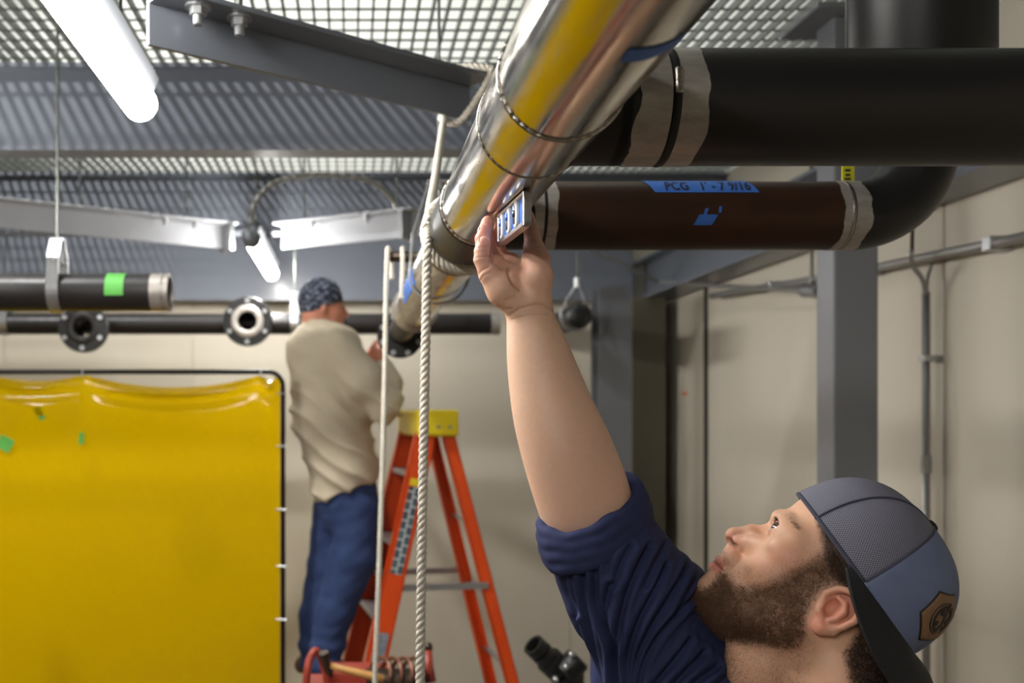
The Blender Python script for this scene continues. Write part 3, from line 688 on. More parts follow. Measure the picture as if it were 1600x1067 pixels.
def plate_on(o_, Mx, a, b, w_, name, m, off=.0045):
    me = bpy.data.meshes.new(name); s_ = 1
    vsx = [(a, -w_, off), (b, -w_, off), (b, w_, off), (a, w_, off), (a, -w_, off+.0008), (b, -w_, off+.0008), (b, w_, off+.0008), (a, w_, off+.0008)]
    base = Vector((0, 0, 0)); q = o_
    while q is not None: base += q.location; q = q.parent
    me.from_pydata(vsx, [], [(0,3,2,1),(4,5,6,7),(0,1,5,4),(1,2,6,5),(2,3,7,6),(3,0,4,7)]); me.materials.append(m)
    ob = bpy.data.objects.new(name, me); COL.objects.link(ob); ob.parent = o_
    Mw = Mx.copy(); Mw.translation = Mw.translation - base; ob.matrix_local = Mw; return ob
o_, Mx, L = fr[-1]
plate_on(o_, Mx, .26, .62, .024, 'warning_sticker', sticker_mat())
plate_on(o_, Mx, .225, .255, .024, 'yellow_sticker', M['ladder_yellow'])
plate_on(o_, Mx, .86, 1.12, .026, 'grey_sticker', mat('grey_label', srgb(188, 190, 196), .4, noise=(60, .9, srgb(96, 104, 120))))

# ---------------------------------------------------------------- work bench with vise, hammer, fittings (just at the lower edge)
BZ = .80
wbn = thing('work_bench', 'low grey steel work bench below the ladder at the lower edge', 'bench', (.25, 2.98, 0))
MB().box((-.32, 2.72, BZ-.04), (.98, 3.26, BZ)).build('bench_top', M['bench'], wbn, bevel=.004)
for xx in (-.28, .94):
    for yy in (2.76, 3.22):
        MB().box((xx-.025, yy-.025, 0), (xx+.025, yy+.025, BZ-.04)).build('leg', M['bench'], wbn)
def V3(px, py, Y): return P(px, py, Y)
YV = 2.95
M['bronze'] = mat('worn_bronze_screw', srgb(150, 112, 92), .35, .6, noise=(40, .6, srgb(110, 62, 50)))
v = thing('pipe_vise', 'red iron pipe vise with curved horn beside the hammer', 'vise', tuple(P(530, 1075, YV)))
hz = lambda py: CAMZ + (VY-py)/F*YV
xx = lambda px: (px-VX)/F*YV
MB().box((xx(474), YV-.09, BZ), (xx(640), YV+.09, hz(1064))).build('body', M['red_iron'], v, bevel=.01)
MB().box((xx(505), YV-.02, hz(1066)), (xx(600), YV+.1, hz(1047))).build('top_pad', M['red_iron'], v, bevel=.006)
horn = spline([P(478, 1075, YV-.06), P(480, 1050, YV-.06), P(484, 1030, YV-.05), P(492, 1017, YV-.04), P(500, 1024, YV-.02), P(506, 1042, YV), P(512, 1062, YV)], 6)
MB().tube(horn, .012, 10).build('horn', M['red_iron'], v, smooth=True)
for k in range(4):
    px = 592+k*17
    cx_ = P(px, 1053, YV-.03)
    arc = [(cx_.x + .03*math.cos(a)+.016*math.sin(a), cx_.y-.05*math.cos(a), cx_.z-.012 + .06*math.sin(a)) for a in [math.pi*(.02+.96*j/12) for j in range(13)]]
    MB().tube(arc, .0065, 8).build('screw_thread', M['bronze'], v, smooth=True)
MB().lathe([(-.09, 0), (-.09, .042), (.09, .042), (.09, 0)], P(618, 1066, YV-.03), (1, 0, 0), 20).build('screw_core', M['dark_steel'], v, auto=40)
MB().tube([P(672, 1066, YV), P(668, 1040, YV+.02), P(669, 1014, YV+.03)], [.02, .018, .012], 12).build('handle', M['red_iron'], v, smooth=True)
MB().lathe([(-.014, 0), (-.012, .011), (0, .015), (.012, .011), (.014, 0)], P(669, 1011, YV+.03), (0, 0, 1), 12).build('handle_knob', M['dark_steel'], v, smooth=True)
hm = thing('hammer', 'wooden-handled hammer lying across the red vise', 'hammer', tuple(P(550, 1050, YV-.1)))
ha, hb = P(511, 1039, YV-.08), P(600, 1061, YV-.1)
MB().tube([ha, ha.lerp(hb, .3), ha.lerp(hb, .7), hb], [.009, .0105, .0125, .0125], 12).build('handle', M['wood'], hm, smooth=True)
MB().lathe([(-.042, 0), (-.042, .015), (-.03, .017), (-.022, .013), (.02, .014), (.04, .006), (.045, 0)], ha, (.25, .2, -.9), 16).build('head', M['dark_steel'], hm, auto=40)
# black pipe nipple and tee assembly
YN = 3.0
pn = thing('black_pipe_fitting', 'black open-ended pipe fitting with bolted coupling beside the navy sleeve', 'pipe fitting', tuple(P(880, 1085, YN)))
a_, b_ = P(836, 1010, YN), P(905, 1075, YN+.05); ax_ = (b_-a_).normalized()
MB().lathe([(.02, .022), (0, .026), (0, .036), (.028, .036), (.028, .030), (.036, .030), (.036, .036), (.075, .036), (.075, .044), (.12, .044), (.12, .034), (.19, .034), (.19, 0)], a_-ax_*.01, ax_, 32).build('nipple', M['black'], pn, auto=30)
c = P(893, 1040, YN+.0)
MB().lathe([(-.035, 0), (-.035, .034), (-.028, .041), (.028, .041), (.035, .034), (.035, 0)], c, ax_.cross(Vector((0, 1, 0))), 28).build('coupling', M['black'], pn, auto=30)
for q in (P(893, 1022, YN-.04), P(884, 1041, YN-.045), P(868, 1061, YN-.04)):
    MB().lathe([(-.012, 0), (-.01, .009), (.01, .009), (.012, 0)], q, (0, 1, .2), 10).build('bolt', M['zinc'], pn, smooth=True)
MB().lathe([(-.012, .034), (-.012, .046), (.012, .046), (.012, .034)], a_+ax_*.14, ax_, 28).build('clamp_ring', M['black'], pn, auto=30)
MB().lathe([(0, .05), (.012, .05), (.02, .03), (.12, .03), (.12, 0)], (b_.x-.01, b_.y+.02, BZ), (0, 0, 1), 24).build('stand', M['black'], pn, auto=30)

# ---------------------------------------------------------------- small spirit level pressed under the pipe
zt = ZP - PR - .0012
LVx, LVy0, LVy1, LVh, LVw = .1845, 1.047, 1.182, .0385, .0095
LVrot = Matrix.Translation((.189, 1.115, 0)) @ Matrix.Rotation(R(3.6), 4, 'Z') @ Matrix.Translation((-.189, -1.115, 0))
lv = thing('torpedo_level', 'small blue and silver torpedo level held against the pipe', 'spirit level', (LVx+.008, (LVy0+LVy1)/2, zt-LVh))
M['lv_blue'] = mat('blue_plastic', srgb(40, 104, 206), .35); M['lv_silver'] = mat('cast_aluminium', srgb(206, 206, 208), .28, .9)
M['vial'] = mat('vial_clear_white', srgb(236, 240, 240), .12, coat=.6); M['bubble'] = mat('bubble_dark', srgb(40, 46, 44), .2)
class LMB(MB):
    def build(s, *a, **k):
        s.v = [tuple(LVrot @ Vector(p)) for p in s.v]; return MB.build(s, *a, **k)
LMB().box((LVx+.0015, LVy0+.004, zt-LVh+.005), (LVx+LVw-.0015, LVy1-.004, zt-.004)).build('body', M['lv_blue'], lv)
LMB().box((LVx, LVy0, zt-.0045), (LVx+LVw, LVy1, zt)).build('top_rail', M['lv_silver'], lv, bevel=.001)
LMB().box((LVx, LVy0, zt-LVh), (LVx+LVw, LVy1, zt-LVh+.0055)).build('bottom_rail', M['lv_silver'], lv, bevel=.001)
for ya, yb in ((LVy0, LVy0+.006), (LVy1-.006, LVy1)):
    LMB().box((LVx, ya, zt-LVh), (LVx+LVw, yb, zt)).build('end_cap', M['lv_silver'], lv, bevel=.001)
for k, yc in enumerate((1.080, 1.116, 1.152)):
    pl = [(yc + .0088*math.copysign(abs(math.cos(a))**.7, math.cos(a)), zt-LVh/2 + .0145*math.copysign(abs(math.sin(a))**.7, math.sin(a))) for a in [2*math.pi*j/24 for j in range(24)]]
    vb = LMB().prism(pl, 0, .0035, Matrix(((0, 0, -1, LVx+.0022), (1, 0, 0, 0), (0, 1, 0, 0), (0, 0, 0, 1)))).build('vial_window', M['vial'], lv)
    LMB().tube([(LVx+.0006, yc+.004, zt-LVh/2-.010), (LVx+.0006, yc+.004, zt-LVh/2+.010)], .0036, 10).build('vial', M['lv_silver'], vb, smooth=True)
    LMB().lathe([(-.004, .0), (-.004, .0039), (.004, .0039), (.004, 0)], (LVx+.0004, yc+.004, zt-LVh/2+(.004 if k else .001)), (0, 0, 1), 10).build('bubble', M['bubble'] if k == 0 else M['lv_blue'], vb, smooth=True)

# ---------------------------------------------------------------- soft-body modelling: signed distance volumes -> one continuous mesh
class Vol:
    def __init__(s, lo, hi, h):
        s.lo = np.array(lo, np.float32); s.h = h
        s.n = np.ceil((np.array(hi)-np.array(lo))/h).astype(int)+1
        s.D = np.full(s.n, 50.0, np.float32)
        s.ax = [s.lo[i] + np.arange(s.n[i], dtype=np.float32)*h for i in range(3)]
    def sl(s, lo, hi):
        a = np.clip(np.floor((np.array(lo)-s.lo)/s.h).astype(int), 0, s.n); b = np.clip(np.ceil((np.array(hi)-s.lo)/s.h).astype(int)+1, 0, s.n)
        return tuple(slice(int(i), int(j)) for i, j in zip(a, b))
    def grid(s, S):
        return s.ax[0][S[0]][:, None, None], s.ax[1][S[1]][None, :, None], s.ax[2][S[2]][None, None, :]
    def put(s, lo, hi, fn, k, op='add'):
        m = k*1.5+3*s.h
        S = s.sl(np.array(lo)-m, np.array(hi)+m)
        if any(q.stop <= q.start for q in S): return
        d = fn(*s.grid(S)).astype(np.float32); D = s.D[S]
        if op == 'add':
            hh = np.clip(.5+.5*(D-d)/k, 0, 1) if k > 0 else (D > d)*1.0
            s.D[S] = D*(1-hh)+d*hh - (k*hh*(1-hh) if k > 0 else 0)
        else:
            d = -d
            hh = np.clip(.5-.5*(D-d)/k, 0, 1) if k > 0 else (D < d)*1.0
            s.D[S] = D*(1-hh)+d*hh + (k*hh*(1-hh) if k > 0 else 0)
    def cone(s, a, b, ra, rb=None, k=0., op='add', flat=1.0):
        rb = ra if rb is None else rb
        a = np.array(a, np.float32); b = np.array(b, np.float32); ab = b-a; L2 = max(float(ab@ab), 1e-6); r = max(ra, rb)
        def fn(x, y, z):
            px, py, pz = x-a[0], y-a[1], (z-a[2])
            t = np.clip((px*ab[0]+py*ab[1]+pz*ab[2])/L2, 0, 1)
            return np.sqrt((px-t*ab[0])**2+(py-t*ab[1])**2+((pz-t*ab[2])/flat)**2)-(ra+(rb-ra)*t)
        s.put(np.minimum(a, b)-r, np.maximum(a, b)+r, fn, k, op)
    def chain(s, pts, k=0., op='add', flat=1.0):
        """pts: (x,y,z,r)"""
        for p, q in zip(pts, pts[1:]):
            s.cone(p[:3], q[:3], p[3], q[3], k, op, flat)
    def ell(s, c, r, k=0., op='add', rot=0.):
        """ellipsoid, rot = angle in the xy plane"""
        c = np.array(c, np.float32); r = np.array(r, np.float32); R_ = float(max(r)); ca, sa = math.cos(rot), math.sin(rot)
        def fn(x, y, z):
            px, py, pz = x-c[0], y-c[1], z-c[2]
            u, v = px*ca+py*sa, -px*sa+py*ca
            k0 = np.sqrt((u/r[0])**2+(v/r[1])**2+(pz/r[2])**2); k1 = np.sqrt((u/r[0]**2)**2+(v/r[1]**2)**2+(pz/r[2]**2)**2)+1e-9
            return k0*(k0-1)/k1
        s.put(c-R_, c+R_, fn, k, op)
    def mesh(s):
        D = s.D; sg = D < 0; n = D.shape
        c = np.zeros((n[0]-1, n[1]-1, n[2]-1), np.int8)
        for i in (0, 1):
            for j in (0, 1):
                for k in (0, 1):
                    c += sg[i:n[0]-1+i, j:n[1]-1+j, k:n[2]-1+k]
        act = (c > 0) & (c < 8); I = np.argwhere(act); idx = np.full(act.shape, -1, np.int32); idx[act] = np.arange(len(I))
        acc = np.zeros((len(I), 3), np.float32); cnt = np.zeros(len(I), np.float32)
        cor = {}
        for i in (0, 1):
            for j in (0, 1):
                for k in (0, 1):
                    cor[i, j, k] = D[I[:, 0]+i, I[:, 1]+j, I[:, 2]+k]
        for ax in range(3):
            for p in (0, 1):
                for q in (0, 1):
                    o = [0, 0, 0]; o[(ax+1) % 3] = p; o[(ax+2) % 3] = q; a = tuple(o); o[ax] = 1; b = tuple(o)
                    va, vb = cor[a], cor[b]; m = (va < 0) != (vb < 0)
                    t = np.where(m, va/np.where(m, va-vb, 1), 0)
                    pt = np.tile(np.array(a, np.float32), (len(I), 1)); pt[:, ax] = t
                    acc += pt*m[:, None]; cnt += m
        V = (I+acc/cnt[:, None])*s.h+s.lo
        F_ = []
        for ax in range(3):
            b1, b2 = (ax+1) % 3, (ax+2) % 3
            A = np.take(sg, range(n[ax]-1), ax); B = np.take(sg, range(1, n[ax]), ax); E = np.argwhere(A != B)
            E = E[(E[:, b1] > 0) & (E[:, b2] > 0) & (E[:, b1] < n[b1]-1) & (E[:, b2] < n[b2]-1)]
            inside = A[E[:, 0], E[:, 1], E[:, 2]]
            def at(d1, d2):
                Q = E.copy(); Q[:, b1] += d1; Q[:, b2] += d2; return idx[Q[:, 0], Q[:, 1], Q[:, 2]]
            q = np.stack([at(-1, -1), at(0, -1), at(0, 0), at(-1, 0)], 1)
            q[~inside] = q[~inside][:, ::-1]; F_.append(q)
        F_ = np.concatenate(F_); F_ = F_[(F_ >= 0).all(1)]
        return V, F_
def normals(V, Fq):
    n = np.zeros_like(V); a = np.cross(V[Fq[:, 2]]-V[Fq[:, 0]], V[Fq[:, 3]]-V[Fq[:, 1]])
    for k in range(4): np.add.at(n, Fq[:, k], a)
    return n/(np.linalg.norm(n, axis=1)[:, None]+1e-12)
def smooth_v(V, Fq, it=2, lam=.5):
    for _ in range(it):
        acc = np.zeros_like(V); c = np.zeros(len(V))
        for k in range(4):
            np.add.at(acc, Fq[:, k], V[Fq[:, (k+1) % 4]]); np.add.at(c, Fq[:, k], 1)
            np.add.at(acc, Fq[:, (k+1) % 4], V[Fq[:, k]]); np.add.at(c, Fq[:, (k+1) % 4], 1)
        V = V + lam*(acc/np.maximum(c, 1)[:, None]-V)
    return V
def np_mesh(name, V, Fq, m, parent=None, col=None, smooth=True):
    base = np.zeros(3); q = parent
    while q is not None: base += np.array(q.location); q = q.parent
    V = V-base
    me = bpy.data.meshes.new(name); k = Fq.shape[1]
    me.vertices.add(len(V)); me.vertices.foreach_set('co', V.astype(np.float32).ravel())
    me.loops.add(len(Fq)*k); me.loops.foreach_set('vertex_index', Fq.astype(np.int32).ravel())
    me.polygons.add(len(Fq)); me.polygons.foreach_set('loop_start', np.arange(len(Fq), dtype=np.int32)*k)
    me.update(calc_edges=True); me.validate()
    if smooth: me.polygons.foreach_set('use_smooth', np.ones(len(me.polygons), bool))
    if col is not None and len(me.vertices) == len(V):
        at = me.color_attributes.new('Col', 'FLOAT_COLOR', 'POINT'); c4 = np.ones((len(V), 4), np.float32); c4[:, :3] = col; at.data.foreach_set('color', c4.ravel())
    me.materials.append(m); o = bpy.data.objects.new(name, me); COL.objects.link(o); o.parent = parent
    return o
class View:
    """real-size modelling frame facing the camera: pixel-scaled x (right), y (down), c (towards the camera)"""
    def __init__(s, px, py, Y):
        d = Vector(((px-VX)/F, 1, (VY-py)/F)); s.o = np.array(P(px, py, Y)); s.n = np.array(-d.normalized())
        dh = Vector((d.x, d.y, 0)).normalized(); s.e1 = np.array((dh.y, -dh.x, 0)); s.e2 = np.cross(s.n, s.e1)
        g = lambda v: ((v[0]*Y-s.o[0]*v[1])/(Y*Y)*F, -(v[2]*Y-(s.o[2]-CAMZ)*v[1])/(Y*Y)*F)
        s.S1 = g(s.e1)[0]; s.S2 = -g(s.e2)[1]; s.px, s.py = px, py
    def world(s, q):
        q = np.atleast_2d(np.asarray(q, np.float64))
        return s.o + np.outer((q[:, 0]-s.px)/s.S1, s.e1) - np.outer((q[:, 1]-s.py)/s.S2, s.e2) + np.outer(q[:, 2]/s.S2, s.n)
def lerp_col(base, other, w):
    return base*(1-w[:, None])+np.array(other)*w[:, None]
def lin(r, g, b): return np.array(srgb(r, g, b)[:3])
def in_poly(x, y, poly):
    c = np.zeros(len(x), bool); n = len(poly)
    for i in range(n):
        x1, y1 = poly[i]; x2, y2 = poly[(i+1) % n]
        m = ((y1 > y) != (y2 > y)) & (x < (x2-x1)*(y-y1)/(y2-y1+1e-9)+x1); c ^= m
    return c
def poly_dist(x, y, line):
    d = np.full(len(x), 1e9)
    for (x1, y1), (x2, y2) in zip(line, line[1:]):
        L = (x2-x1)**2+(y2-y1)**2+1e-9; t = np.clip(((x-x1)*(x2-x1)+(y-y1)*(y2-y1))/L, 0, 1)
        d = np.minimum(d, np.hypot(x-x1-t*(x2-x1), y-y1-t*(y2-y1)))
    return d
def soft_poly(x, y, poly, w):
    d = poly_dist(x, y, list(poly)+[poly[0]]); ins = in_poly(x, y, poly)
    return np.clip(.5+np.where(ins, d, -d)/(2*w), 0, 1)
def vnoise(V, sc, seed=0):
    """cheap smooth noise from summed sines"""
    r = np.random.RandomState(seed); o = np.zeros(len(V))
    for i in range(7):
        k = r.normal(size=3)*sc*(1+.35*i); o += np.sin(V@k+r.uniform(0, 6.28))/(1+.3*i)
    return o/4
def strands(name, Pn, N, length, rad, m, parent, curl=.5, lean=None, seg=3, seed=1):
    """fine hairs as thin three-sided tubes; Pn, N world positions and normals"""
    r = np.random.RandomState(seed); n = len(Pn)
    length = np.broadcast_to(np.asarray(length, float), (n,))
    d = N + (0 if lean is None else lean) + r.normal(size=(n, 3))*curl*.6; d /= np.linalg.norm(d, axis=1)[:, None]
    p = Pn.copy(); pts = [p.copy()]; 
    for s_ in range(seg):
        d = d + r.normal(size=(n, 3))*curl; d /= np.linalg.norm(d, axis=1)[:, None]
        p = p + d*(length/seg)[:, None]; pts.append(p.copy())
    u = np.cross(d, r.normal(size=(n, 3))); u /= np.linalg.norm(u, axis=1)[:, None]; v = np.cross(d, u)
    V = []
    for j, q in enumerate(pts):
        rr_ = rad*(1-.75*j/seg)
        for k in range(3):
            a = 2*math.pi*k/3; V.append(q+(u*math.cos(a)+v*math.sin(a))*rr_)
    V = np.stack(V, 1).reshape(-1, 3); nv = 3*(seg+1); base = np.arange(n)[:, None]*nv
    Fq = []
    for j in range(seg):
        for k in range(3):
            k2 = (k+1) % 3; Fq.append(base+np.array([[j*3+k, j*3+k2, j*3+3+k2, j*3+3+k]]))
    Fq = np.concatenate(Fq, 0)
    o = np_mesh(name, V, Fq, m, parent); o['kind'] = 'stuff'; return o
def sample_faces(V, Fq, w, n, seed=0):
    """n random points on quads weighted by area and by w per vertex; returns positions and vertex mix index"""
    r = np.random.RandomState(seed)
    A = np.linalg.norm(np.cross(V[Fq[:, 2]]-V[Fq[:, 0]], V[Fq[:, 3]]-V[Fq[:, 1]]), axis=1)*w[Fq].mean(1)
    f = r.choice(len(Fq), n, p=A/A.sum()); a, b = r.rand(n, 1), r.rand(n, 1); q = Fq[f]
    return (V[q[:, 0]]*(1-a)+V[q[:, 1]]*a)*(1-b)+(V[q[:, 3]]*(1-a)+V[q[:, 2]]*a)*b, q[:, 0]
M['skin'] = attr_mat('skin', .48, sss=.25, bump=(900, .12, .0006), spec=.35, noise_amt=.07, noise_scale=160)
M['hair'] = mat('dark_brown_hair', srgb(40, 28, 22), .5)
M['beard_hair'] = mat('brown_beard_hair', srgb(136, 100, 74), .45, noise=(700, .3, srgb(72, 50, 37)))
M['shirt'] = mat('navy_cotton_shirt', srgb(52, 58, 92), .8, noise=(30, .6, srgb(46, 52, 84)), bump=(1400, .25, .0005), spec=.15)
M['nail'] = mat('fingernail', srgb(226, 186, 168), .3)
SKIN = lin(220, 182, 156)

# ---------------------------------------------------------------- the near worker: arm and hand (pixel-scaled frame VA), head (frame VH), shirt, cap
VA = View(880, 680, 1.15)
def smooth_chain(pts, n=5):
    a = spline([Vector(p[:3]) for p in pts], n); b = spline([Vector((p[3], 0, 0)) for p in pts], n)
    return [(p.x, p.y, p.z, q.x) for p, q in zip(a, b)]
va = Vol((725, 300, -150), (1090, 1090, 130), 2.0)
va.chain(smooth_chain([(826, 470, 0, 35), (830, 505, 0, 39), (840, 550, 0, 49), (852, 600, 2, 57), (866, 650, 4, 64), (884, 700, 4, 70), (905, 760, 0, 73), (922, 808, -4, 71), (945, 850, -12, 58), (975, 920, -28, 52), (1015, 985, -50, 55)]), 2.5, flat=.86)
# palm
va.chain([(815, 478, 8, 25), (785, 452, 16, 25), (764, 428, 24, 18)], 10)
va.chain([(822, 470, 0, 28), (795, 440, 0, 26), (772, 412, -8, 20)], 12)
va.chain([(828, 470, -5, 28), (815, 430, -20, 24), (795, 400, -42, 18)], 12)
va.chain([(836, 470, 6, 24), (840, 435, 14, 23.5), (837, 405, 8, 21), (833, 382, -6, 16.5)], 9)            # thenar
va.chain([(833, 380, -8, 15.5), (829, 352, -26, 12.5), (822, 326, -40, 10.5), (818, 316, -44, 9)], 4)      # thumb, behind the level
# fingers, little to index
for pts in (((762, 430, 26, 14), (752, 405, 27, 12.5), (752, 391, 26, 11.8), (756, 378, 24, 10.8)),
            ((764, 418, 3, 14), (752.5, 386, 4, 13), (751.5, 367, 3, 12), (755, 354, 1, 11)),
            ((770, 408, -21, 14), (754, 372, -20, 13), (753.5, 350, -21, 12), (758, 335.5, -23, 11)),
            ((785, 400, -45, 14), (769, 368, -45, 12.5), (767, 350, -46, 11.5), (772, 337, -48, 10.5))):
    va.chain(pts, 1.3)
    for q in pts[1:3]: va.ell(q[:3], (q[3]+.8, q[3]*.75, q[3]+.2), 2.5)
va.ell((793, 396, 24), (15, 24, 22), 9, 'sub', .35)                                                        # hollow of the palm
Va, Fa = va.mesh(); Va = smooth_v(Va, Fa, 2, .5); Na = normals(Va, Fa)
Na_c = Na[:, 2]
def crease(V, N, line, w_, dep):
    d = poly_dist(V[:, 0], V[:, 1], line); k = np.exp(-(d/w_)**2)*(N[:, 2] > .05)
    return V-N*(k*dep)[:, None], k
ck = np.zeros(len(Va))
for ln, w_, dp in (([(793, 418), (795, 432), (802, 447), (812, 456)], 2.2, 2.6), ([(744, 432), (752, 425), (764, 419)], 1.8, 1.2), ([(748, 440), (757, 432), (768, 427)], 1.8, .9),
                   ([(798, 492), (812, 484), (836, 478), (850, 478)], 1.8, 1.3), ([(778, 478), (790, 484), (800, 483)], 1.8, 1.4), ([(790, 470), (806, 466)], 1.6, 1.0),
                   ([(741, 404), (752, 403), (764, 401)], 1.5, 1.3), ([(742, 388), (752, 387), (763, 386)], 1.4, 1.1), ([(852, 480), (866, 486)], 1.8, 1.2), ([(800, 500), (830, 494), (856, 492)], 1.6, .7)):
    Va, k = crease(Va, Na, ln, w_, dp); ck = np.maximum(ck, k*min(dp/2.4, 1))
x_, y_ = Va[:, 0], Va[:, 1]
ca = np.tile(SKIN, (len(Va), 1))
hand = np.clip((480-y_)/60, 0, 1); ca = lerp_col(ca, lin(222, 172, 150), hand*.75)
ca = lerp_col(ca, lin(214, 144, 126), np.clip((440-y_)/70, 0, 1)*np.clip((790-x_)/20, 0, 1)*.55)
ca = lerp_col(ca, lin(212, 168, 148), np.clip((y_-620)/150, 0, 1)*.4)
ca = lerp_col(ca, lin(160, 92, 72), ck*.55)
ca *= (1+.022*vnoise(Va, .06, 3))[:, None]
WA = VA.world(Va)

# head: local u = forward, w = up, c = towards the camera (his left), origin at the ear canal
VH = View(1280, 900, 1.06)
CU, SU = .76, .65
def h2p(q):
    q = np.atleast_2d(q); return np.stack([1295-CU*q[:, 0]+SU*q[:, 1], 945-(SU*q[:, 0]+CU*q[:, 1]), q[:, 2]], 1)
def p2h(px, py):
    dx, dy = px-1295, 945-py; return (-CU*dx+SU*dy, SU*dx+CU*dy)
def hw(q): return VH.world(h2p(q))
vh = Vol((-330, -330, -128), (212, 205, 132), 1.9)
vh.ell((12, 86, 0), (130, 94, 102), 10)
vh.ell((0, 12, 0), (80, 80, 91), 14)
# face block lofted through levels of w
WW = np.array([-152, -146, -135, -120, -105, -85, -60, -40, -15, 10, 30, 50, 70, 95]); UF = np.array([118, 145, 160, 168, 168, 166, 160, 154, 148, 146, 146, 149, 145, 130])
HW = np.array([8, 26, 42, 54, 64, 74, 80, 84, 88, 89, 88, 88, 88, 86])
def face(u, w_, c):
    uf = np.interp(w_, WW, UF)-30; hh = np.interp(w_, WW, HW); a = np.where(u > 30, uf, 95.)
    n = 2.25
    k = (np.abs((u-30)/a)**n+np.abs(c/hh)**n+1e-9)**(1/n)
    d = (k-1)*np.minimum(a, hh)*.9
    return np.maximum(np.maximum(d, w_-95), -152-w_)
vh.put((-70, -155, -95), (175, 95, 95), face, 12)
for s in (-1, 1):
    vh.chain([(138, -118, s*16, 26), (90, -98, s*52, 30), (30, -70, s*66, 30), (2, -45, s*66, 26)], 14)     # jaw
    vh.ell((88, -22, s*56), (44, 38, 34), 16)                                                            # cheek
    vh.ell((92, 8, s*70), (36, 16, 20), 14)                                                              # cheekbone
    vh.chain([(146, 50, s*10, 13), (130, 50, s*50, 14), (100, 38, s*80, 12)], 12)                         # brow
    vh.ell((150, 26, s*40), (16, 14, 22), 9, 'sub')
    vh.ell((82, 36, s*66), (54, 36, 27), 18)                                                      # socket
# nose
vh.chain([(143, 34, 0, 10), (148, 20, 0, 9.5), (165, 2, 0, 11), (180, -20, 0, 14)], 9)
vh.ell((182, -25, 0), (15, 14, 15), 5)
for s in (-1, 1):
    vh.ell((163, -25, s*16), (17, 13.5, 9.5), 4)
    vh.cone((150, -10, s*22), (120, 2, s*46), 16, 18, 14)
vh.cone((175, -38, 0), (164, -42, 0), 6, 9, 5)
for s in (-1, 1):
    vh.cone((184, -34, s*9), (166, -33, s*19), 4.6, 6, 2, 'sub')
# mouth
vh.chain([(158, -52, -28, 12), (166, -51, 0, 12.5), (158, -52, 28, 12)], 10)
vh.chain([(148, -74, -30, 6), (168, -69, -12, 9), (172.5, -68, 0, 9), (168, -69, 12, 9), (148, -74, 30, 6)], 4)
vh.chain([(148, -80, -28, 7), (168, -84, -10, 9), (172.5, -85, 0, 9.5), (168, -84, 10, 9), (148, -80, 28, 7)], 3)
vh.chain([(150, -76.5, -34, 1.2), (177, -76.5, -14, .8), (187, -76.5, 0, .8), (177, -76.5, 14, .8), (150, -76.5, 34, 1.2)], 2, 'sub')
vh.ell((146, -120, 0), (27, 26, 34), 14); vh.ell((152, -104, 0), (21, 22, 32), 12)
# neck and under-chin
def nk(px, py, c, r): u, w_ = p2h(px, py); return (u, w_, c, r)
vh.chain([nk(1205, 975, 0, 52), nk(1200, 1040, 0, 66), nk(1205, 1130, 0, 70), nk(1210, 1200, -10, 60)], 24)
vh.chain([nk(1300, 960, 0, 80), nk(1305, 1060, 0, 84), nk(1310, 1150, 0, 92), nk(1310, 1200, -10, 80)], 24)
# ears
EO = [(1284, 938), (1291, 924), (1307, 917), (1325, 919), (1336, 931), (1338.5, 947), (1331, 961), (1316, 970), (1300, 977)]
for s in (-1, 1):
    def e3(px, py, c): u, w_ = p2h(px, py); return (u, w_, s*c)
    u0, w0 = p2h(1304, 949)
    vh.ell((u0, w0, s*96), (29, 35, 6), 4, rot=0)
    vh.cone(e3(1298, 954, 80), e3(1304, 950, 92), 20, 18, 6)
    cs = [94, 99, 103, 107, 109, 109, 107, 104, 101]
    for (p, q, ca_, cb_) in zip(EO, EO[1:], cs, cs[1:]):
        vh.cone(e3(*p, ca_), e3(*q, cb_), 5.6, 5.6, 1.5)
    vh.ell(e3(1281, 973, 100), (13, 13, 9), 5)
    vh.cone(e3(1300, 977, 100), e3(1284, 976, 100), 9, 10, 4)
    vh.ell(e3(1299, 945, 106), (12, 17, 15), 3, 'sub')
    vh.chain([e3(1308, 929, 104)+(3.5,), e3(1318, 938, 106)+(4.5,), e3(1317, 950, 106)+(5,), e3(1306, 960, 104)+(5,), e3(1294, 964, 102)+(5,)], 2)                # antihelix
    vh.cone(e3(1280, 951, 100), e3(1284, 959, 100), 6, 6, 4)                                             # tragus
    vh.chain([e3(1314, 924, 110)+(3,), e3(1328, 932, 112)+(3.2,), e3(1330, 945, 112)+(3.2,), e3(1322, 958, 110)+(3,)], 1.5, 'sub')
# eyelids
EYE = {s: np.array((127, 33, s*43.)) for s in (-1, 1)}
for s in (-1, 1):
    e = EYE[s]; vh.ell(e, (20.5, 20, 20.5), 5)
    def opening(u, w_, c):
        qu, qw, qc = u-e[0], w_-e[1], (c-e[2])*s
        az = np.arctan2(qc, qu); el = np.arctan2(qw, np.sqrt(qu**2+qc**2)); r = np.sqrt(qu**2+qw**2+qc**2)
        d = (np.abs(el-.06-.10*az)-.50*(1-((az-.25)/1.12)**2))*18
        return np.maximum(np.maximum(d, r-34), -qu-8)
    vh.put(e-26, e+30, opening, 1.4, 'sub')
    vh.ell(e, (13, 13, 13), 0)
Vh, Fh = vh.mesh(); Vh = smooth_v(Vh, Fh, 2, .45)
Nh = normals(Vh, Fh); PH = h2p(Vh); hx, hy = PH[:, 0], PH[:, 1]; hc = np.abs(Vh[:, 2])
hcA = np.tile(lin(221, 174, 144), (len(Vh), 1))
hcA = lerp_col(hcA, lin(218, 150, 130), np.exp(-(((hx-1140)/26)**2+((hy-848)/22)**2))*.6)               # nose
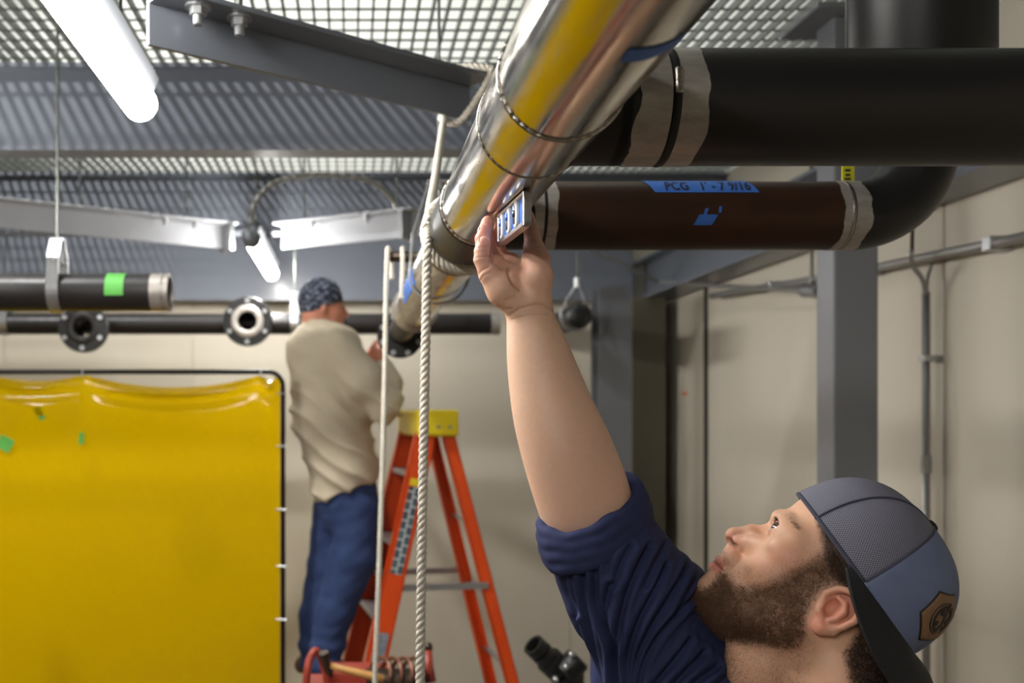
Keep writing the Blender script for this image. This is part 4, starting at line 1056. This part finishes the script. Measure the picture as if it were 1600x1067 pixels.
hcA = lerp_col(hcA, lin(216, 152, 128), np.exp(-(((hx-1225)/42)**2+((hy-880)/30)**2))*.5)              # cheek
ear = soft_poly(hx, hy, EO+[(1281, 986), (1262, 980), (1264, 962), (1278, 948)], 6)*np.clip((hc-84)/8, 0, 1)
hcA = lerp_col(hcA, lin(210, 138, 116), ear*.75)
u_, w_h = Vh[:, 0], Vh[:, 1]
lip = np.exp(-(((w_h+77)/13)**4))*np.clip((u_-150)/10, 0, 1)*np.clip((34-hc)/6, 0, 1)
hcA = lerp_col(hcA, lin(196, 108, 92), lip*.85)
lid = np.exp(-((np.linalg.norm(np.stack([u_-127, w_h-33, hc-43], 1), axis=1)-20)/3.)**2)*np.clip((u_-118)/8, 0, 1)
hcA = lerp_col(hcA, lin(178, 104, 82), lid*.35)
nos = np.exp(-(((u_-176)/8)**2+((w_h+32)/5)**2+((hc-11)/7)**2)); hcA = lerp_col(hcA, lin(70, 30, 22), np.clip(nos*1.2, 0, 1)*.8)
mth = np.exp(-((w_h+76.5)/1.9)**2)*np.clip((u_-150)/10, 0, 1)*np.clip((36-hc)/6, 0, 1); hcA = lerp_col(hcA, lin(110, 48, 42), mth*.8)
BEARD = [(1296, 858), (1322, 890), (1312, 908), (1285, 918), (1264, 945), (1258, 985), (1244, 1003), (1185, 1010), (1128, 1004), (1088, 990), (1050, 975), (1055, 945), (1098, 938), (1112, 926), (1126, 908), (1140, 912), (1150, 926), (1190, 922), (1225, 906), (1258, 886)]
STUB = [(1285, 850), (1330, 885), (1312, 912), (1268, 935), (1268, 1010), (1250, 1090), (1120, 1090), (1120, 1010), (1040, 985), (1050, 930), (1086, 925), (1095, 908), (1118, 900), (1112, 876), (1124, 872), (1150, 890), (1180, 902), (1225, 885)]
HAIR = [(1275, 800), (1300, 840), (1330, 890), (1345, 915), (1345, 990), (1400, 1070), (1330, 1075), (1318, 1010), (1338, 975), (1340, 920), (1318, 912), (1300, 895), (1290, 870)]
CROWN = [(1262, 782), (1295, 845), (1330, 905), (1345, 990), (1420, 1100), (1560, 1000), (1500, 700), (1290, 730)]
wb_ = soft_poly(hx, hy, BEARD, 9)*(1-ear); wst = soft_poly(hx, hy, STUB, 14)*(1-ear); whr = soft_poly(hx, hy, HAIR, 7)*(1-ear); wcr = soft_poly(hx, hy, CROWN, 6)*(1-ear)
hcA = lerp_col(hcA, lin(150, 110, 88), wst*.34); hcA = lerp_col(hcA, lin(104, 74, 55), wb_*.58); hcA = lerp_col(hcA, lin(48, 36, 30), whr*.75); hcA = lerp_col(hcA, lin(44, 32, 27), wcr*.9)
hcA *= (1+.05*vnoise(Vh, .05, 5))[:, None]
WH = hw(Vh)
# hidden torso core and the other arm join head and raised arm inside the shirt
vt = Vol((900, 960, -240), (1640, 1960, 330), 9)
vt.chain([(1015, 985, -50, 70), (1110, 1130, -50, 95), (1270, 1190, 0, 105)], 40)
vt.chain([(1262, 1120, 15, 70), (1270, 1200, 10, 120), (1300, 1420, 10, 170), (1320, 1700, 10, 165)], 40)
vt.chain([(1290, 1230, 60, 95), (1390, 1270, 140, 75), (1450, 1540, 190, 58), (1400, 1760, 250, 42), (1370, 1850, 268, 34)], 30)
for k in range(4):
    vt.chain([(1368+k*2, 1840, 240+k*16, 15), (1350, 1890, 236+k*19, 12), (1342-k, 1925-abs(k-1.5)*6, 238+k*18, 10)], 8)
vt.chain([(1356, 1845, 300, 16), (1332, 1885, 312, 12), (1325, 1905, 310, 10)], 8)
Vt, Ft = vt.mesh(); WT = VA.world(Vt); ct = np.tile(SKIN, (len(Vt), 1))
offA, offH = 0, len(WA)
V_all = np.concatenate([WA, WH, WT]); F_all = np.concatenate([Fa, Fh+len(WA), Ft+len(WA)+len(WH)])[:, ::-1]
# the head frame mirrors too, so its winding is already reversed
F_all = np.concatenate([Fa[:, ::-1], (Fh+len(WA))[:, ::-1], (Ft+len(WA)+len(WH))[:, ::-1]])
person = np_mesh('person', V_all, F_all, M['skin'], None, np.concatenate([ca, hcA, ct]))
tag(person, 'man in navy shirt and backward cap looking up and reaching to the pipe', 'person', 'people at work')
NWh = normals(WH, Fh[:, ::-1])
# eyeballs
def eye_mat():
    m = mat('eyeball', srgb(232, 226, 222), .08, coat=.8); nt = m.node_tree; b = nt.nodes['Principled BSDF']
    a = nt.nodes.new('ShaderNodeAttribute'); a.attribute_name = 'Col'; nt.links.new(a.outputs['Color'], b.inputs['Base Color']); return m
M['eye'] = eye_mat()
for s in (-1, 1):
    n1, n2 = 40, 28; vs_ = []; fs_ = []
    gz = Vector((1, .26, .42)).normalized(); a1_ = gz.orthogonal().normalized(); a2_ = gz.cross(a1_); cc = []
    for j in range(n2+1):
        th = math.pi*j/n2; r = 17.6 + (1.4*max(0, 1-(th/.55)**2))
        for i in range(n1):
            ph = 2*math.pi*i/n1; d = gz*math.cos(th)+(a1_*math.cos(ph)+a2_*math.sin(ph))*math.sin(th)
            vs_.append(EYE[s]+np.array(d)*r)
            cc.append(lin(12, 10, 10) if th < .2 else (lin(74, 50, 34) if th < .48 else (lin(54, 38, 30) if th < .53 else lin(226, 214, 210))))
    for j in range(n2):
        for i in range(n1):
            i2 = (i+1) % n1; fs_.append((j*n1+i, (j+1)*n1+i, (j+1)*n1+i2, j*n1+i2))
    np_mesh('eyeball', hw(np.array(vs_)), np.array(fs_), M['eye'], person, np.array(cc))
# fingernails
for (x0, y0, c0, r) in ((747.2, 377, 27, 5.0), (746.4, 353, 4, 5.0)):
    vn = Vol((x0-12, y0-16, c0-12), (x0+12, y0+16, c0+12), 1.2); vn.ell((x0, y0, c0), (2.2, 6.5, 5.0), 0, rot=.12)
    Vn, Fn = vn.mesh(); np_mesh('fingernail', VA.world(Vn), Fn[:, ::-1], M['nail'], person)
# beard, stubble, sideburns, brows
hm_ = (hc < 130)
edge = wb_*(1-np.clip((wcr-.5)*2, 0, 1))
pp, vi = sample_faces(WH, Fh, np.where(edge > .25, edge, 0), 21000, 1)
lenb = .0045+.0145*np.clip((1170-hx[vi])/90, 0, 1)+.004*np.clip((hy[vi]-930)/60, 0, 1)
down_ = np.array(VH.world([[1200, 1000, 0]])-VH.world([[1200, 960, 0]]))[0]; down_ /= np.linalg.norm(down_); fwd = (hw([[1, 0, 0]])-hw([[0, 0, 0]]))[0]; fwd /= np.linalg.norm(fwd)
strands('beard', pp, NWh[vi], lenb*edge[vi]**.5, .00019, M['beard_hair'], person, .7, down_*.45+fwd*.15, 4, 2)
st = np.where((wst > .2) & (wcr < .4), wst*(1-.7*wb_), 0)
pp, vi = sample_faces(WH, Fh, st, 7000, 3)
strands('stubble', pp, NWh[vi], .0014+.0022*wst[vi]*np.random.RandomState(4).rand(len(vi)), .00011, M['hair'], person, .35, down_*.8, 2, 5)
wh2 = np.where(whr > .25, whr, 0)
pp, vi = sample_faces(WH, Fh, wh2, 8000, 6)
strands('hair', pp, NWh[vi], .004+.003*whr[vi], .00015, M['hair'], person, .45, down_*.7-fwd*.3, 3, 7)
brow = np.exp(-((poly_dist(hx, hy, [(1200, 799), (1212, 803), (1226, 811), (1238, 820), (1244, 827)])/3.4)**2))*(hc > 14)*(hc < 96)*np.clip((hc-10)/10, 0, 1)
pp, vi = sample_faces(WH, Fh, np.where(brow > .15, brow, 0), 800, 8)
back = -fwd; strands('eyebrow', pp, NWh[vi], .0055, .00014, M['beard_hair'], person, .12, back*1.6+NWh[vi]*-.3, 3, 9)
# lashes
for s in (1,):
    az = np.linspace(-.55, 1.2, 46); el = .06+.10*az+.50*(1-((az-.25)/1.12)**2)
    q = EYE[s]+np.stack([np.cos(el)*np.cos(az), np.sin(el), np.cos(el)*np.sin(az)*s], 1)*20.5
    nn = hw(q+np.stack([np.cos(az), 0*az+.5, np.sin(az)*s], 1))-hw(q); nn /= np.linalg.norm(nn, axis=1)[:, None]
    strands('eyelashes', hw(q), nn, .0055, .00018, M['hair'], person, .08, None, 3, 11)

# ---------------------------------------------------------------- shirt with rolled sleeve
vs = Vol((820, 740, -250), (1700, 1760, 380), 4.4)
vs.chain([(926, 822, -4, 76), (955, 872, -14, 86), (990, 935, -28, 98), (1035, 1030, -50, 106), (1062, 1110, -60, 125)], 20)
vs.chain([(1020, 900, -70, 50), (1070, 925, -95, 45)], 30)
vs.chain([(1062, 1110, -60, 125), (1270, 1230, 0, 135)], 40)
vs.chain([(1120, 1180, -20, 150), (1270, 1420, 10, 200), (1300, 1720, 10, 195)], 50)
vs.chain([(1290, 1250, 60, 115), (1395, 1290, 145, 92), (1440, 1480, 180, 84)], 30)
vs.chain([(1205, 1155, 85, 86), (1215, 1230, 55, 105)], 25); vs.chain([(1312, 1160, 85, 100), (1310, 1240, 55, 115)], 25)
vs.cone((1205, 965, 110), (1380, 965, 110), 106, 106, 4, 'sub')
ncut = np.array((-.29, -.86, .417)); pcut = np.array((921, 792, 0))-ncut*26
vs.put((820, 700, -120), (1030, 900, 120), lambda x, y, c: -((x-pcut[0])*ncut[0]+(y-pcut[1])*ncut[1]+(c-pcut[2])*ncut[2]), 3, 'sub')
Vs_, Fs_ = vs.mesh(); Vs_ = smooth_v(Vs_, Fs_, 2)
# subdivide once by splitting quads for finer folds
def subdiv(V, Fq):
    E = np.sort(np.concatenate([Fq[:, [0, 1]], Fq[:, [1, 2]], Fq[:, [2, 3]], Fq[:, [3, 0]]]), axis=1)
    U, inv = np.unique(E, axis=0, return_inverse=True); inv = inv.ravel(); n = len(Fq); nv = len(V)
    me = (V[U[:, 0]]+V[U[:, 1]])/2; mf = V[Fq].mean(1); e = [nv+inv[i*n:(i+1)*n] for i in range(4)]; f = nv+len(U)+np.arange(n)
    return np.concatenate([V, me, mf]), np.concatenate([np.stack([Fq[:, 0], e[0], f, e[3]], 1), np.stack([e[0], Fq[:, 1], e[1], f], 1), np.stack([f, e[1], Fq[:, 2], e[2]], 1), np.stack([e[3], f, e[2], Fq[:, 3]], 1)])
Vs_, Fs_ = subdiv(Vs_, Fs_); Vs_ = smooth_v(Vs_, Fs_, 3)
Ns = normals(Vs_, Fs_); x_, y_, c_ = Vs_.T
xb = x_ - .00045*np.clip(1060-y_, 0, 400)**2*np.clip((x_-930)/150, 0, 1)          # the folds curve over towards the shoulder
th = np.arctan2(xb-962+.12*c_, 1290-y_)
lowf = vnoise(Vs_, .010, 2); ph = th*36+2.2*np.sin(th*11+.5)+2.6*lowf
amp = np.clip((y_-815)/60, 0, 1)*np.clip(1.25-(y_-1060)/300, .15, 1)*(.62+.38*np.sin(th*23+1.1))
ridge = .72*np.abs(np.sin(ph))**.6+.28*np.abs(np.sin(th*71+4*vnoise(Vs_, .014, 12)))**.7
Vs_ = Vs_+Ns*((ridge-.6)*3.5*amp*(.75+.6*vnoise(Vs_, .016, 21))+1.5*vnoise(Vs_, .03, 9)*np.clip((y_-800)/50, 0, 1)+3*vnoise(Vs_, .012, 4))[:, None]
FOLDS = [[(235, 420), (235, 520), (255, 600), (275, 680)], [(345, 430), (350, 550), (370, 650), (430, 800), (450, 1000), (455, 1150)], [(420, 520), (400, 620), (405, 720), (440, 850), (462, 1050), (470, 1160)],
         [(610, 340), (560, 420), (500, 560), (465, 700), (457, 850), (480, 1050), (490, 1160)], [(690, 430), (620, 560), (550, 700), (512, 850), (505, 1000), (505, 1150)], [(800, 450), (700, 580), (600, 740), (545, 900), (525, 1060), (520, 1160)],
         [(880, 540), (760, 640), (650, 750), (580, 900), (552, 1050), (545, 1150)], [(800, 780), (720, 880), (640, 980), (600, 1070), (580, 1150)], [(870, 840), (760, 940), (670, 1050), (630, 1150)], [(990, 930), (880, 1000), (800, 1070), (740, 1160)],
         [(190, 430), (210, 560), (250, 680), (285, 800), (335, 960), (375, 1070), (400, 1160)], [(290, 440), (295, 560), (320, 720), (350, 880), (390, 1060)], [(520, 330), (470, 420), (440, 520)], [(700, 330), (640, 420), (590, 520)], [(850, 500), (800, 560), (740, 640)], [(930, 900), (830, 960), (730, 1060)]]
fd = np.zeros(len(Vs_)); front = np.clip((Ns[:, 2]+.35)/.5, 0, 1)*np.clip((1130-y_)/60, 0, 1)
for q, fl_ in enumerate(FOLDS):
    ln = [(820+a/3.2625, 740+b/3.2625) for a, b in fl_]
    ln = [tuple(v[:2]) for v in spline([Vector((a, b, 0)) for a, b in ln], 5)]
    m_ = (x_ > min(p[0] for p in ln)-40) & (x_ < max(p[0] for p in ln)+40)
    d = np.full(len(Vs_), 99.); d[m_] = poly_dist(x_[m_], y_[m_], ln)
    fd += (-7.5*np.exp(-(d/3.6)**2)+3.2*np.exp(-((d-9.5)/5)**2))*(1.0 if q not in (12, 13, 14) else .6)
Vs_ = Vs_+Ns*(fd*front)[:, None]
shirt = np_mesh('shirt', VA.world(Vs_), Fs_[:, ::-1], M['shirt'], person)
# rolled cuff
vc = Vol((820, 730, -120), (1030, 900, 120), 2.2)
ring = []
for k in range(49):
    a = 2*math.pi*k/48
    ring.append(np.array((921, 792, 0.))+math.cos(a)*np.array((74, -25, 0))+math.sin(a)*np.array((-6, 34, 66.)))
for j, (off, rr_) in enumerate(((0, 9), (15, 11.5), (31, 11.5), (45, 9))):
    o3 = np.array((.24, .97, 0))*off
    for k in range(48):
        w1 = 2.2*math.sin(k*.55+j*1.3)+1.4*math.sin(k*1.3+j); w2 = 2.2*math.sin((k+1)*.55+j*1.3)+1.4*math.sin((k+1)*1.3+j)
        out1 = (ring[k]-np.array((921, 792, 0)))*(.01*j); out2 = (ring[k+1]-np.array((921, 792, 0)))*(.01*j)
        vc.cone(ring[k]+o3+(0, w1, 0)+out1, ring[k+1]+o3+(0, w2, 0)+out2, rr_, rr_, 7)
Vc, Fc = vc.mesh(); Vc = smooth_v(Vc, Fc, 2); Nc = normals(Vc, Fc); Vc = Vc+Nc*(1.6*vnoise(Vc, .05, 7))[:, None]
np_mesh('rolled_cuff', VA.world(Vc), Fc[:, ::-1], M['shirt'], shirt)
# trousers, belt and boots (below the frame)
vp = Vol((1080, 1600, -230), (1560, 2960, 260), 11)
for s in (-1, 1):
    vp.chain([(1320, 1700, s*55, 130), (1325, 1900, s*95, 105), (1320, 2250, s*100, 82), (1330, 2720, s*105, 66)], 40)
Vp, Fp = vp.mesh(); np_mesh('trousers', VA.world(Vp), Fp[:, ::-1], mat('dark_work_trousers', srgb(52, 50, 48), .85), person)
zf = lambda py: VA.world([[1300, py, 0]])[0][2]
pyf = 2700 + (zf(2700))*VA.S2/ abs(VA.e2[2])
for s in (-1, 1):
    vb_ = Vol((1130, pyf-170, s*105-70), (1430, pyf+10, s*105+70), 9)
    vb_.chain([(1335, pyf-140, s*105, 56), (1325, pyf-60, s*105, 50)], 20); vb_.chain([(1330, pyf-42, s*105, 40), (1220, pyf-40, s*110, 38), (1190, pyf-38, s*112, 36)], 25)
    Vb, Fb = vb_.mesh(); np_mesh('boot', VA.world(Vb), Fb[:, ::-1], mat('brown_boot', srgb(72, 50, 34), .6), person)

# ---------------------------------------------------------------- cap worn backwards (head frame)
CR = np.array((9, 64.5, 0.)); CA = np.array((-40, 134, 0.))
def rim(ph): return np.array((141*math.cos(ph), 32.5*math.cos(ph), 110*math.sin(ph)))
def dome(ph, t, off=0.):
    h_ = t*math.pi/2; p = CR+rim(ph)*(math.cos(h_)**.80)+CA*(math.sin(h_)**.92)
    n = p-(CR+CA*.3); n = n/np.linalg.norm(n); return p+n*off
def cap_patch(name, p0, p1, m, parent, off=0, n1=40, n2=36, t0=0., t1=.995, puff=0, thick=.0016):
    vs_ = []; fs_ = []; uv = []
    for i in range(n1+1):
        for j in range(n2+1):
            f = i/n1; ph = R(p0+(p1-p0)*f); t = t0+(t1-t0)*j/n2
            b = puff*4*f*(1-f)*math.sin(math.pi*min(t, 1))
            vs_.append(dome(ph, t, off+b)); uv.append((ph*1.0, t*1.35))
    for i in range(n1):
        for j in range(n2):
            a = i*(n2+1)+j; fs_.append((a, a+1, a+n2+2, a+n2+1))
    o = np_mesh(name, hw(np.array(vs_)), np.array(fs_), m, parent)
    ul = o.data.uv_layers.new(name='UVMap'); li = np.empty(len(o.data.loops), np.int32); o.data.loops.foreach_get('vertex_index', li); ul.data.foreach_set('uv', np.array(uv, np.float32)[li].ravel())
    sm = o.modifiers.new('thickness', 'SOLIDIFY'); sm.thickness = thick; sm.offset = 0
    return o
def mesh_fabric():
    m = mat('grey_trucker_mesh', srgb(104, 106, 122), .7); nt = m.node_tree; b = nt.nodes['Principled BSDF']
    uvn = nt.nodes.new('ShaderNodeUVMap'); sx = nt.nodes.new('ShaderNodeSeparateXYZ'); nt.links.new(uvn.outputs[0], sx.inputs[0])
    def mth_(op, a, b_=None):
        n = nt.nodes.new('ShaderNodeMath'); n.operation = op
        for i, q in enumerate((a, b_)):
            if q is None: continue
            if isinstance(q, (int, float)): n.inputs[i].default_value = q
            else: nt.links.new(q, n.inputs[i])
        return n.outputs[0]
    fx = mth_('SINE', mth_('MULTIPLY', sx.outputs[0], 230.0)); row = mth_('MULTIPLY', sx.outputs[1], 200.0)
    fy = mth_('SINE', row); pr = mth_('MULTIPLY', fx, fy)
    mr_ = nt.nodes.new('ShaderNodeMapRange'); mr_.inputs[1].default_value = .05; mr_.inputs[2].default_value = .5; nt.links.new(pr, mr_.inputs[0])
    cr = nt.nodes.new('ShaderNodeMix'); cr.data_type = 'RGBA'; cr.inputs['A'].default_value = srgb(130, 130, 146); cr.inputs['B'].default_value = srgb(44, 44, 58)
    nt.links.new(mr_.outputs[0], cr.inputs['Factor']); nt.links.new(cr.outputs['Result'], b.inputs['Base Color'])
    bp = nt.nodes.new('ShaderNodeBump'); bp.inputs['Strength'].default_value = .6; bp.inputs['Distance'].default_value = .001; bp.invert = True
    nt.links.new(mr_.outputs[0], bp.inputs['Height']); nt.links.new(bp.outputs[0], b.inputs['Normal']); return m
M['cap_mesh'] = mesh_fabric(); M['cap_blue'] = mat('slate_blue_cap_cloth', srgb(108, 120, 152), .7, noise=(50, .6, srgb(100, 111, 142)), bump=(1500, .2, .0004))
M['cap_black'] = mat('black_brim_cloth', srgb(26, 27, 31), .75, bump=(1300, .2, .0004)); M['cap_seam'] = mat('dark_seam_thread', srgb(62, 64, 82), .8)
M['leather'] = mat('tan_leather_patch', srgb(142, 108, 78), .6, noise=(120, .6, srgb(124, 92, 64))); M['leather_dark'] = mat('burnt_leather', srgb(30, 24, 22), .6)
cap = cap_patch('cap', -50, 50, M['cap_mesh'], person, puff=2)
cap['label'] = 'grey mesh and slate blue cap worn backwards'
cap_patch('mesh_panel', 50, 98, M['cap_mesh'], cap, puff=3.0, n1=26); cap_patch('mesh_panel', -98, -50, M['cap_mesh'], cap, puff=3.0, n1=26)
cap_patch('front_panel', 98, 262, M['cap_blue'], cap, off=1.5, puff=1, n1=60)
def curve_on_cap(name, pts, r, m, off=1.0):
    w3 = [Vector(q) for q in hw(np.array([dome(R(p), t, off) for p, t in pts]))]
    return MB().tube(w3, r, 6).build(name, m, cap, smooth=True)
for p in (-98, -50, 50, 98):
    curve_on_cap('panel_seam', [(p, k/24) for k in range(25)], .0011, M['cap_seam'], 2.0)
curve_on_cap('panel_seam', [(0, k/24) for k in range(25)], .0010, M['cap_seam'])
for a, b, m_ in ((-98, 98, 'cap_mesh'), (98, 262, 'cap_blue')):
    w3 = [Vector(q) for q in hw(np.array([dome(R(a+(b-a)*k/60), .012, .5) for k in range(61)]))]
    MB().tube(w3, .0022, 8).build('rim_binding', M['cap_seam'] if m_ == 'cap_mesh' else M['cap_blue'], cap, smooth=True)
bt = hw(np.array([dome(0, 1.0, 3)]))[0]; bax = (hw(np.array([CR+CA*1.1]))-hw(np.array([CR])))[0]
MB().lathe([(-.004, .0), (-.004, .0075), (0, .0075), (.003, .005), (.004, 0)], bt, bax, 16).build('top_button', M['cap_black'], cap, smooth=True)
# brim
edge_pts = [(20, 62, 112), (-18, 32, 124), (-64, 5, 124), (-110, -13, 112), (-155, -24, 90), (-190, -20, 62), (-208, -10, 32), (-214, -5, 0)]
es = spline([Vector(q) for q in edge_pts], 6); es = es+[Vector((q.x, q.y, -q.z)) for q in es[:-1][::-1]]; ne = len(es)
vs_ = []; fs_ = []; nj = 10
for i, q in enumerate(es):
    ph = R(86+188*i/(ne-1)); r0 = dome(ph, .01, 0.5)
    for j in range(nj+1):
        t = j/nj; b = np.array(r0)*(1-t)+np.array(q)*t; b[1] += 10*math.sin(math.pi*t)*(1-abs(q.z)/120); vs_.append(b)
for i in range(ne-1):
    for j in range(nj):
        a = i*(nj+1)+j; fs_.append((a, a+1, a+nj+2, a+nj+1))
br_ = np_mesh('brim', hw(np.array(vs_)), np.array(fs_), M['cap_black'], cap); sm = br_.modifiers.new('thickness', 'SOLIDIFY'); sm.thickness = .003; sm.offset = 0
MB().tube([Vector(q) for q in hw(np.array([q[:] for q in es]))], .0022, 8).build('brim_edge', M['cap_black'], br_, smooth=True)
# leather patch: six-sided, curved with the cap
PC = (150, .29)
def on_patch(a, b, off):                 # a across (px), b up (px)
    return dome(R(PC[0]+a*.50), PC[1]+b*.0047, off)
def patch_poly(name, pts, off, m, parent, fill=True, n=10, dense=False):
    cx_ = sum(p[0] for p in pts)/len(pts); cy_ = sum(p[1] for p in pts)/len(pts); ol = []
    for (xa, ya), (xb_, yb) in zip(pts, pts[1:]+pts[:1]):
        for k in range(n): ol.append((xa+(xb_-xa)*k/n, ya+(yb-ya)*k/n))
    vs_ = []; fs_ = []; N_ = len(ol); RG = 8
    for g_ in range(RG+1):
        for q in ol: vs_.append(on_patch(cx_+(q[0]-cx_)*g_/RG, cy_+(q[1]-cy_)*g_/RG, off))
    for g_ in range(RG):
        for k in range(N_): fs_.append((g_*N_+k, g_*N_+(k+1) % N_, (g_+1)*N_+(k+1) % N_, (g_+1)*N_+k))
    o = np_mesh(name, hw(np.array(vs_)), np.array(fs_), m, parent); s_ = o.modifiers.new('thickness', 'SOLIDIFY'); s_.thickness = .0012; s_.offset = 0; return o
def hx(r, s=1.0): return [(r*math.cos(R(90+60*k)), r*s*math.sin(R(90+60*k))) for k in range(6)]
pt_ = patch_poly('leather_patch', hx(45), 3.2, M['leather_dark'], cap); patch_poly('patch_face', hx(42), 4.2, M['leather'], pt_)
def ring_arc(r0, r1, a0, a1, off, m, name):
    vs_ = []; fs_ = []; n = 30
    for k in range(n+1):
        a = R(a0+(a1-a0)*k/n); vs_ += [on_patch(r0*math.cos(a), r0*math.sin(a), off), on_patch(r1*math.cos(a), r1*math.sin(a), off)]
    for k in range(n): fs_.append((2*k, 2*k+1, 2*k+3, 2*k+2))
    o = np_mesh(name, hw(np.array(vs_)), np.array(fs_), m, pt_); s_ = o.modifiers.new('thickness', 'SOLIDIFY'); s_.thickness = .0008; s_.offset = 0
ring_arc(16, 25, 110, 300, 5.4, M['leather_dark'], 'emblem_ring'); ring_arc(16, 25, -40, 78, 5.4, M['leather_dark'], 'emblem_ring')
ring_arc(22.2, 23.2, 112, 298, 6.2, M['leather'], 'emblem_line'); ring_arc(22.2, 23.2, -38, 76, 6.2, M['leather'], 'emblem_line')
for pl in ([(-7, 26), (-2, 27), (3, 4), (-3, 3)], [(-3, 5), (3, 5), (9, -6), (5, -9)], [(-16, 7), (-9, 12), (-6, 3), (-11, 0)], [(4, -8), (9, -7), (5, -22), (1, -22)], [(10, 9), (17, 5), (14, -2), (9, 1)], [(-11, -12), (-6, -7), (-2, -13), (-7, -17)]):
    patch_poly('emblem_shape', pl, 5.4, M['leather_dark'], pt_, n=4)

# ---------------------------------------------------------------- the far worker on the ladder
VB = View(530, 740, 4.15)
v1 = Vol((440, 420, -75), (650, 580, 75), 2.2)
v1.ell((501, 470, 0), (31, 37, 28), 4, rot=.25); v1.ell((517, 488, 0), (22, 24, 22), 8)
v1.chain([(493, 500, 0, 22), (497, 545, 0, 26)], 10)
v1.cone((536, 479, -3), (541, 488, -3), 4, 5, 4); v1.cone((528, 508, 0), (520, 512, 8), 10, 12, 6)
v1.ell((506, 484, 27), (5, 9, 4), 2)
for (bx, by, bc) in ((590, 552, 22), (584, 556, -30)):
    v1.chain([(bx+12, by+28, bc, 11), (bx+2, by+2, bc, 11)], 5)
    for k in range(4): v1.chain([(bx-4+k*3, by-2, bc-8+k*5, 5), (bx-2+k*4, by-14-k, bc-8+k*5, 4.4), (bx+6+k*4, by-20, bc-8+k*5, 3.8)], 2)
    v1.chain([(bx-6, by+4, bc+6, 5), (bx-8, by-8, bc+10, 4.2), (bx-4, by-15, bc+10, 3.8)], 2)
W1, F1 = v1.mesh(); W1 = smooth_v(W1, F1, 1)
far = np_mesh('person', VB.world(W1), F1[:, ::-1], M['skin'], None, np.tile(lin(206, 140, 116), (len(W1), 1)))
tag(far, 'worker in tan shirt and blue jeans standing on the ladder, back turned', 'person', 'people at work')
vb2 = Vol((455, 420, -50), (560, 530, 50), 2.2)
vb2.ell((500, 466, 0), (36, 37, 32), 0, rot=.25)
def below(x, y, c): return (475-.0*x) + (-(x-500)*.42) + 9 - y
vb2.put((455, 420, -50), (560, 530, 50), lambda x, y, c: -(y-(484-(x-500)*.42))+0*c, 2, 'sub')
W2, F2 = vb2.mesh(); W2 = smooth_v(W2, F2, 1)
np_mesh('welding_beanie', VB.world(W2), F2[:, ::-1], mat('patterned_beanie', srgb(36, 42, 62), .85, noise=(58, .06, srgb(170, 178, 196))), far)
v3 = Vol((420, 480, -95), (650, 810, 95), 2.6)
v3.chain([(497, 514, 0, 27), (497, 530, 0, 36)], 8)
v3.chain([(505, 560, 0, 56), (518, 650, 0, 60), (538, 735, 0, 53), (541, 790, 0, 51)], 16, flat=1.05)
v3.chain([(482, 545, 8, 34), (530, 545, 20, 36)], 16)
v3.chain([(530, 552, 42, 33), (566, 600, 55, 31), (600, 636, 48, 26), (606, 605, 34, 22), (600, 578, 26, 17)], 9)
v3.chain([(500, 552, -40, 30), (545, 605, -60, 27), (585, 625, -48, 22), (592, 580, -34, 16)], 9)
v3.put((420, 700, -95), (650, 830, 95), lambda x, y, c: -(y-(788-(x-490)*.38))+0*c, 3, 'sub')
W3, F3 = v3.mesh(); W3 = smooth_v(W3, F3, 1); N3 = normals(W3, F3)
W3 = W3+N3*(7*(1-np.abs(np.sin((W3[:, 1]*.8-W3[:, 0]*.55)*.12+1.8*vnoise(W3, .02, 3)))**.7-.4)*np.clip((W3[:, 1]-580)/60, .15, 1)+1.5*vnoise(W3, .05, 8))[:, None]
np_mesh('work_shirt', VB.world(W3), F3[:, ::-1], mat('tan_work_shirt', srgb(196, 184, 160), .85), far)
v4 = Vol((440, 730, -75), (620, 1060, 75), 2.8)
v4.chain([(541, 770, 0, 50), (545, 800, 0, 46)], 10)
v4.chain([(560, 795, 20, 33), (552, 870, 20, 35), (524, 950, 20, 29), (506, 1032, 20, 25)], 8)
v4.chain([(518, 795, -22, 30), (510, 890, -22, 30), (494, 960, -22, 26), (488, 1036, -22, 21)], 8)
v4.put((440, 700, -95), (650, 830, 95), lambda x, y, c: (y-(765-(x-490)*.38))+0*c, 3, 'sub')
W4, F4 = v4.mesh(); W4 = smooth_v(W4, F4, 1); N4 = normals(W4, F4); W4 = W4+N4*(2.4*vnoise(W4, .06, 5)+1.6*np.sin(W4[:, 1]*.22+2*vnoise(W4, .02, 2))*np.clip((W4[:, 1]-960)/40, 0, 1))[:, None]
np_mesh('jeans', VB.world(W4), F4[:, ::-1], mat('blue_denim', srgb(30, 48, 88), .85, noise=(24, .7, srgb(44, 64, 108))), far)
for (x0, y0, c0) in ((506, 1036, 20), (490, 1036, -22)):
    v5 = Vol((x0-45, y0-35, c0-30), (x0+75, y0+25, c0+30), 2.6)
    v5.chain([(x0, y0-12, c0, 19), (x0-2, y0, c0, 17)], 6); v5.chain([(x0-16, y0+3, c0, 14), (x0+30, y0+5, c0, 13), (x0+44, y0+7, c0, 11)], 8)
    v5.put((x0-45, y0-35, c0-30), (x0+75, y0+30, c0+30), lambda x, y, c: (y0+15.5-y)+0*x+0*c, 1, 'sub')
    W5, F5 = v5.mesh(); np_mesh('boot', VB.world(W5), F5[:, ::-1], mat('tan_boot', srgb(96, 72, 48), .7), far)
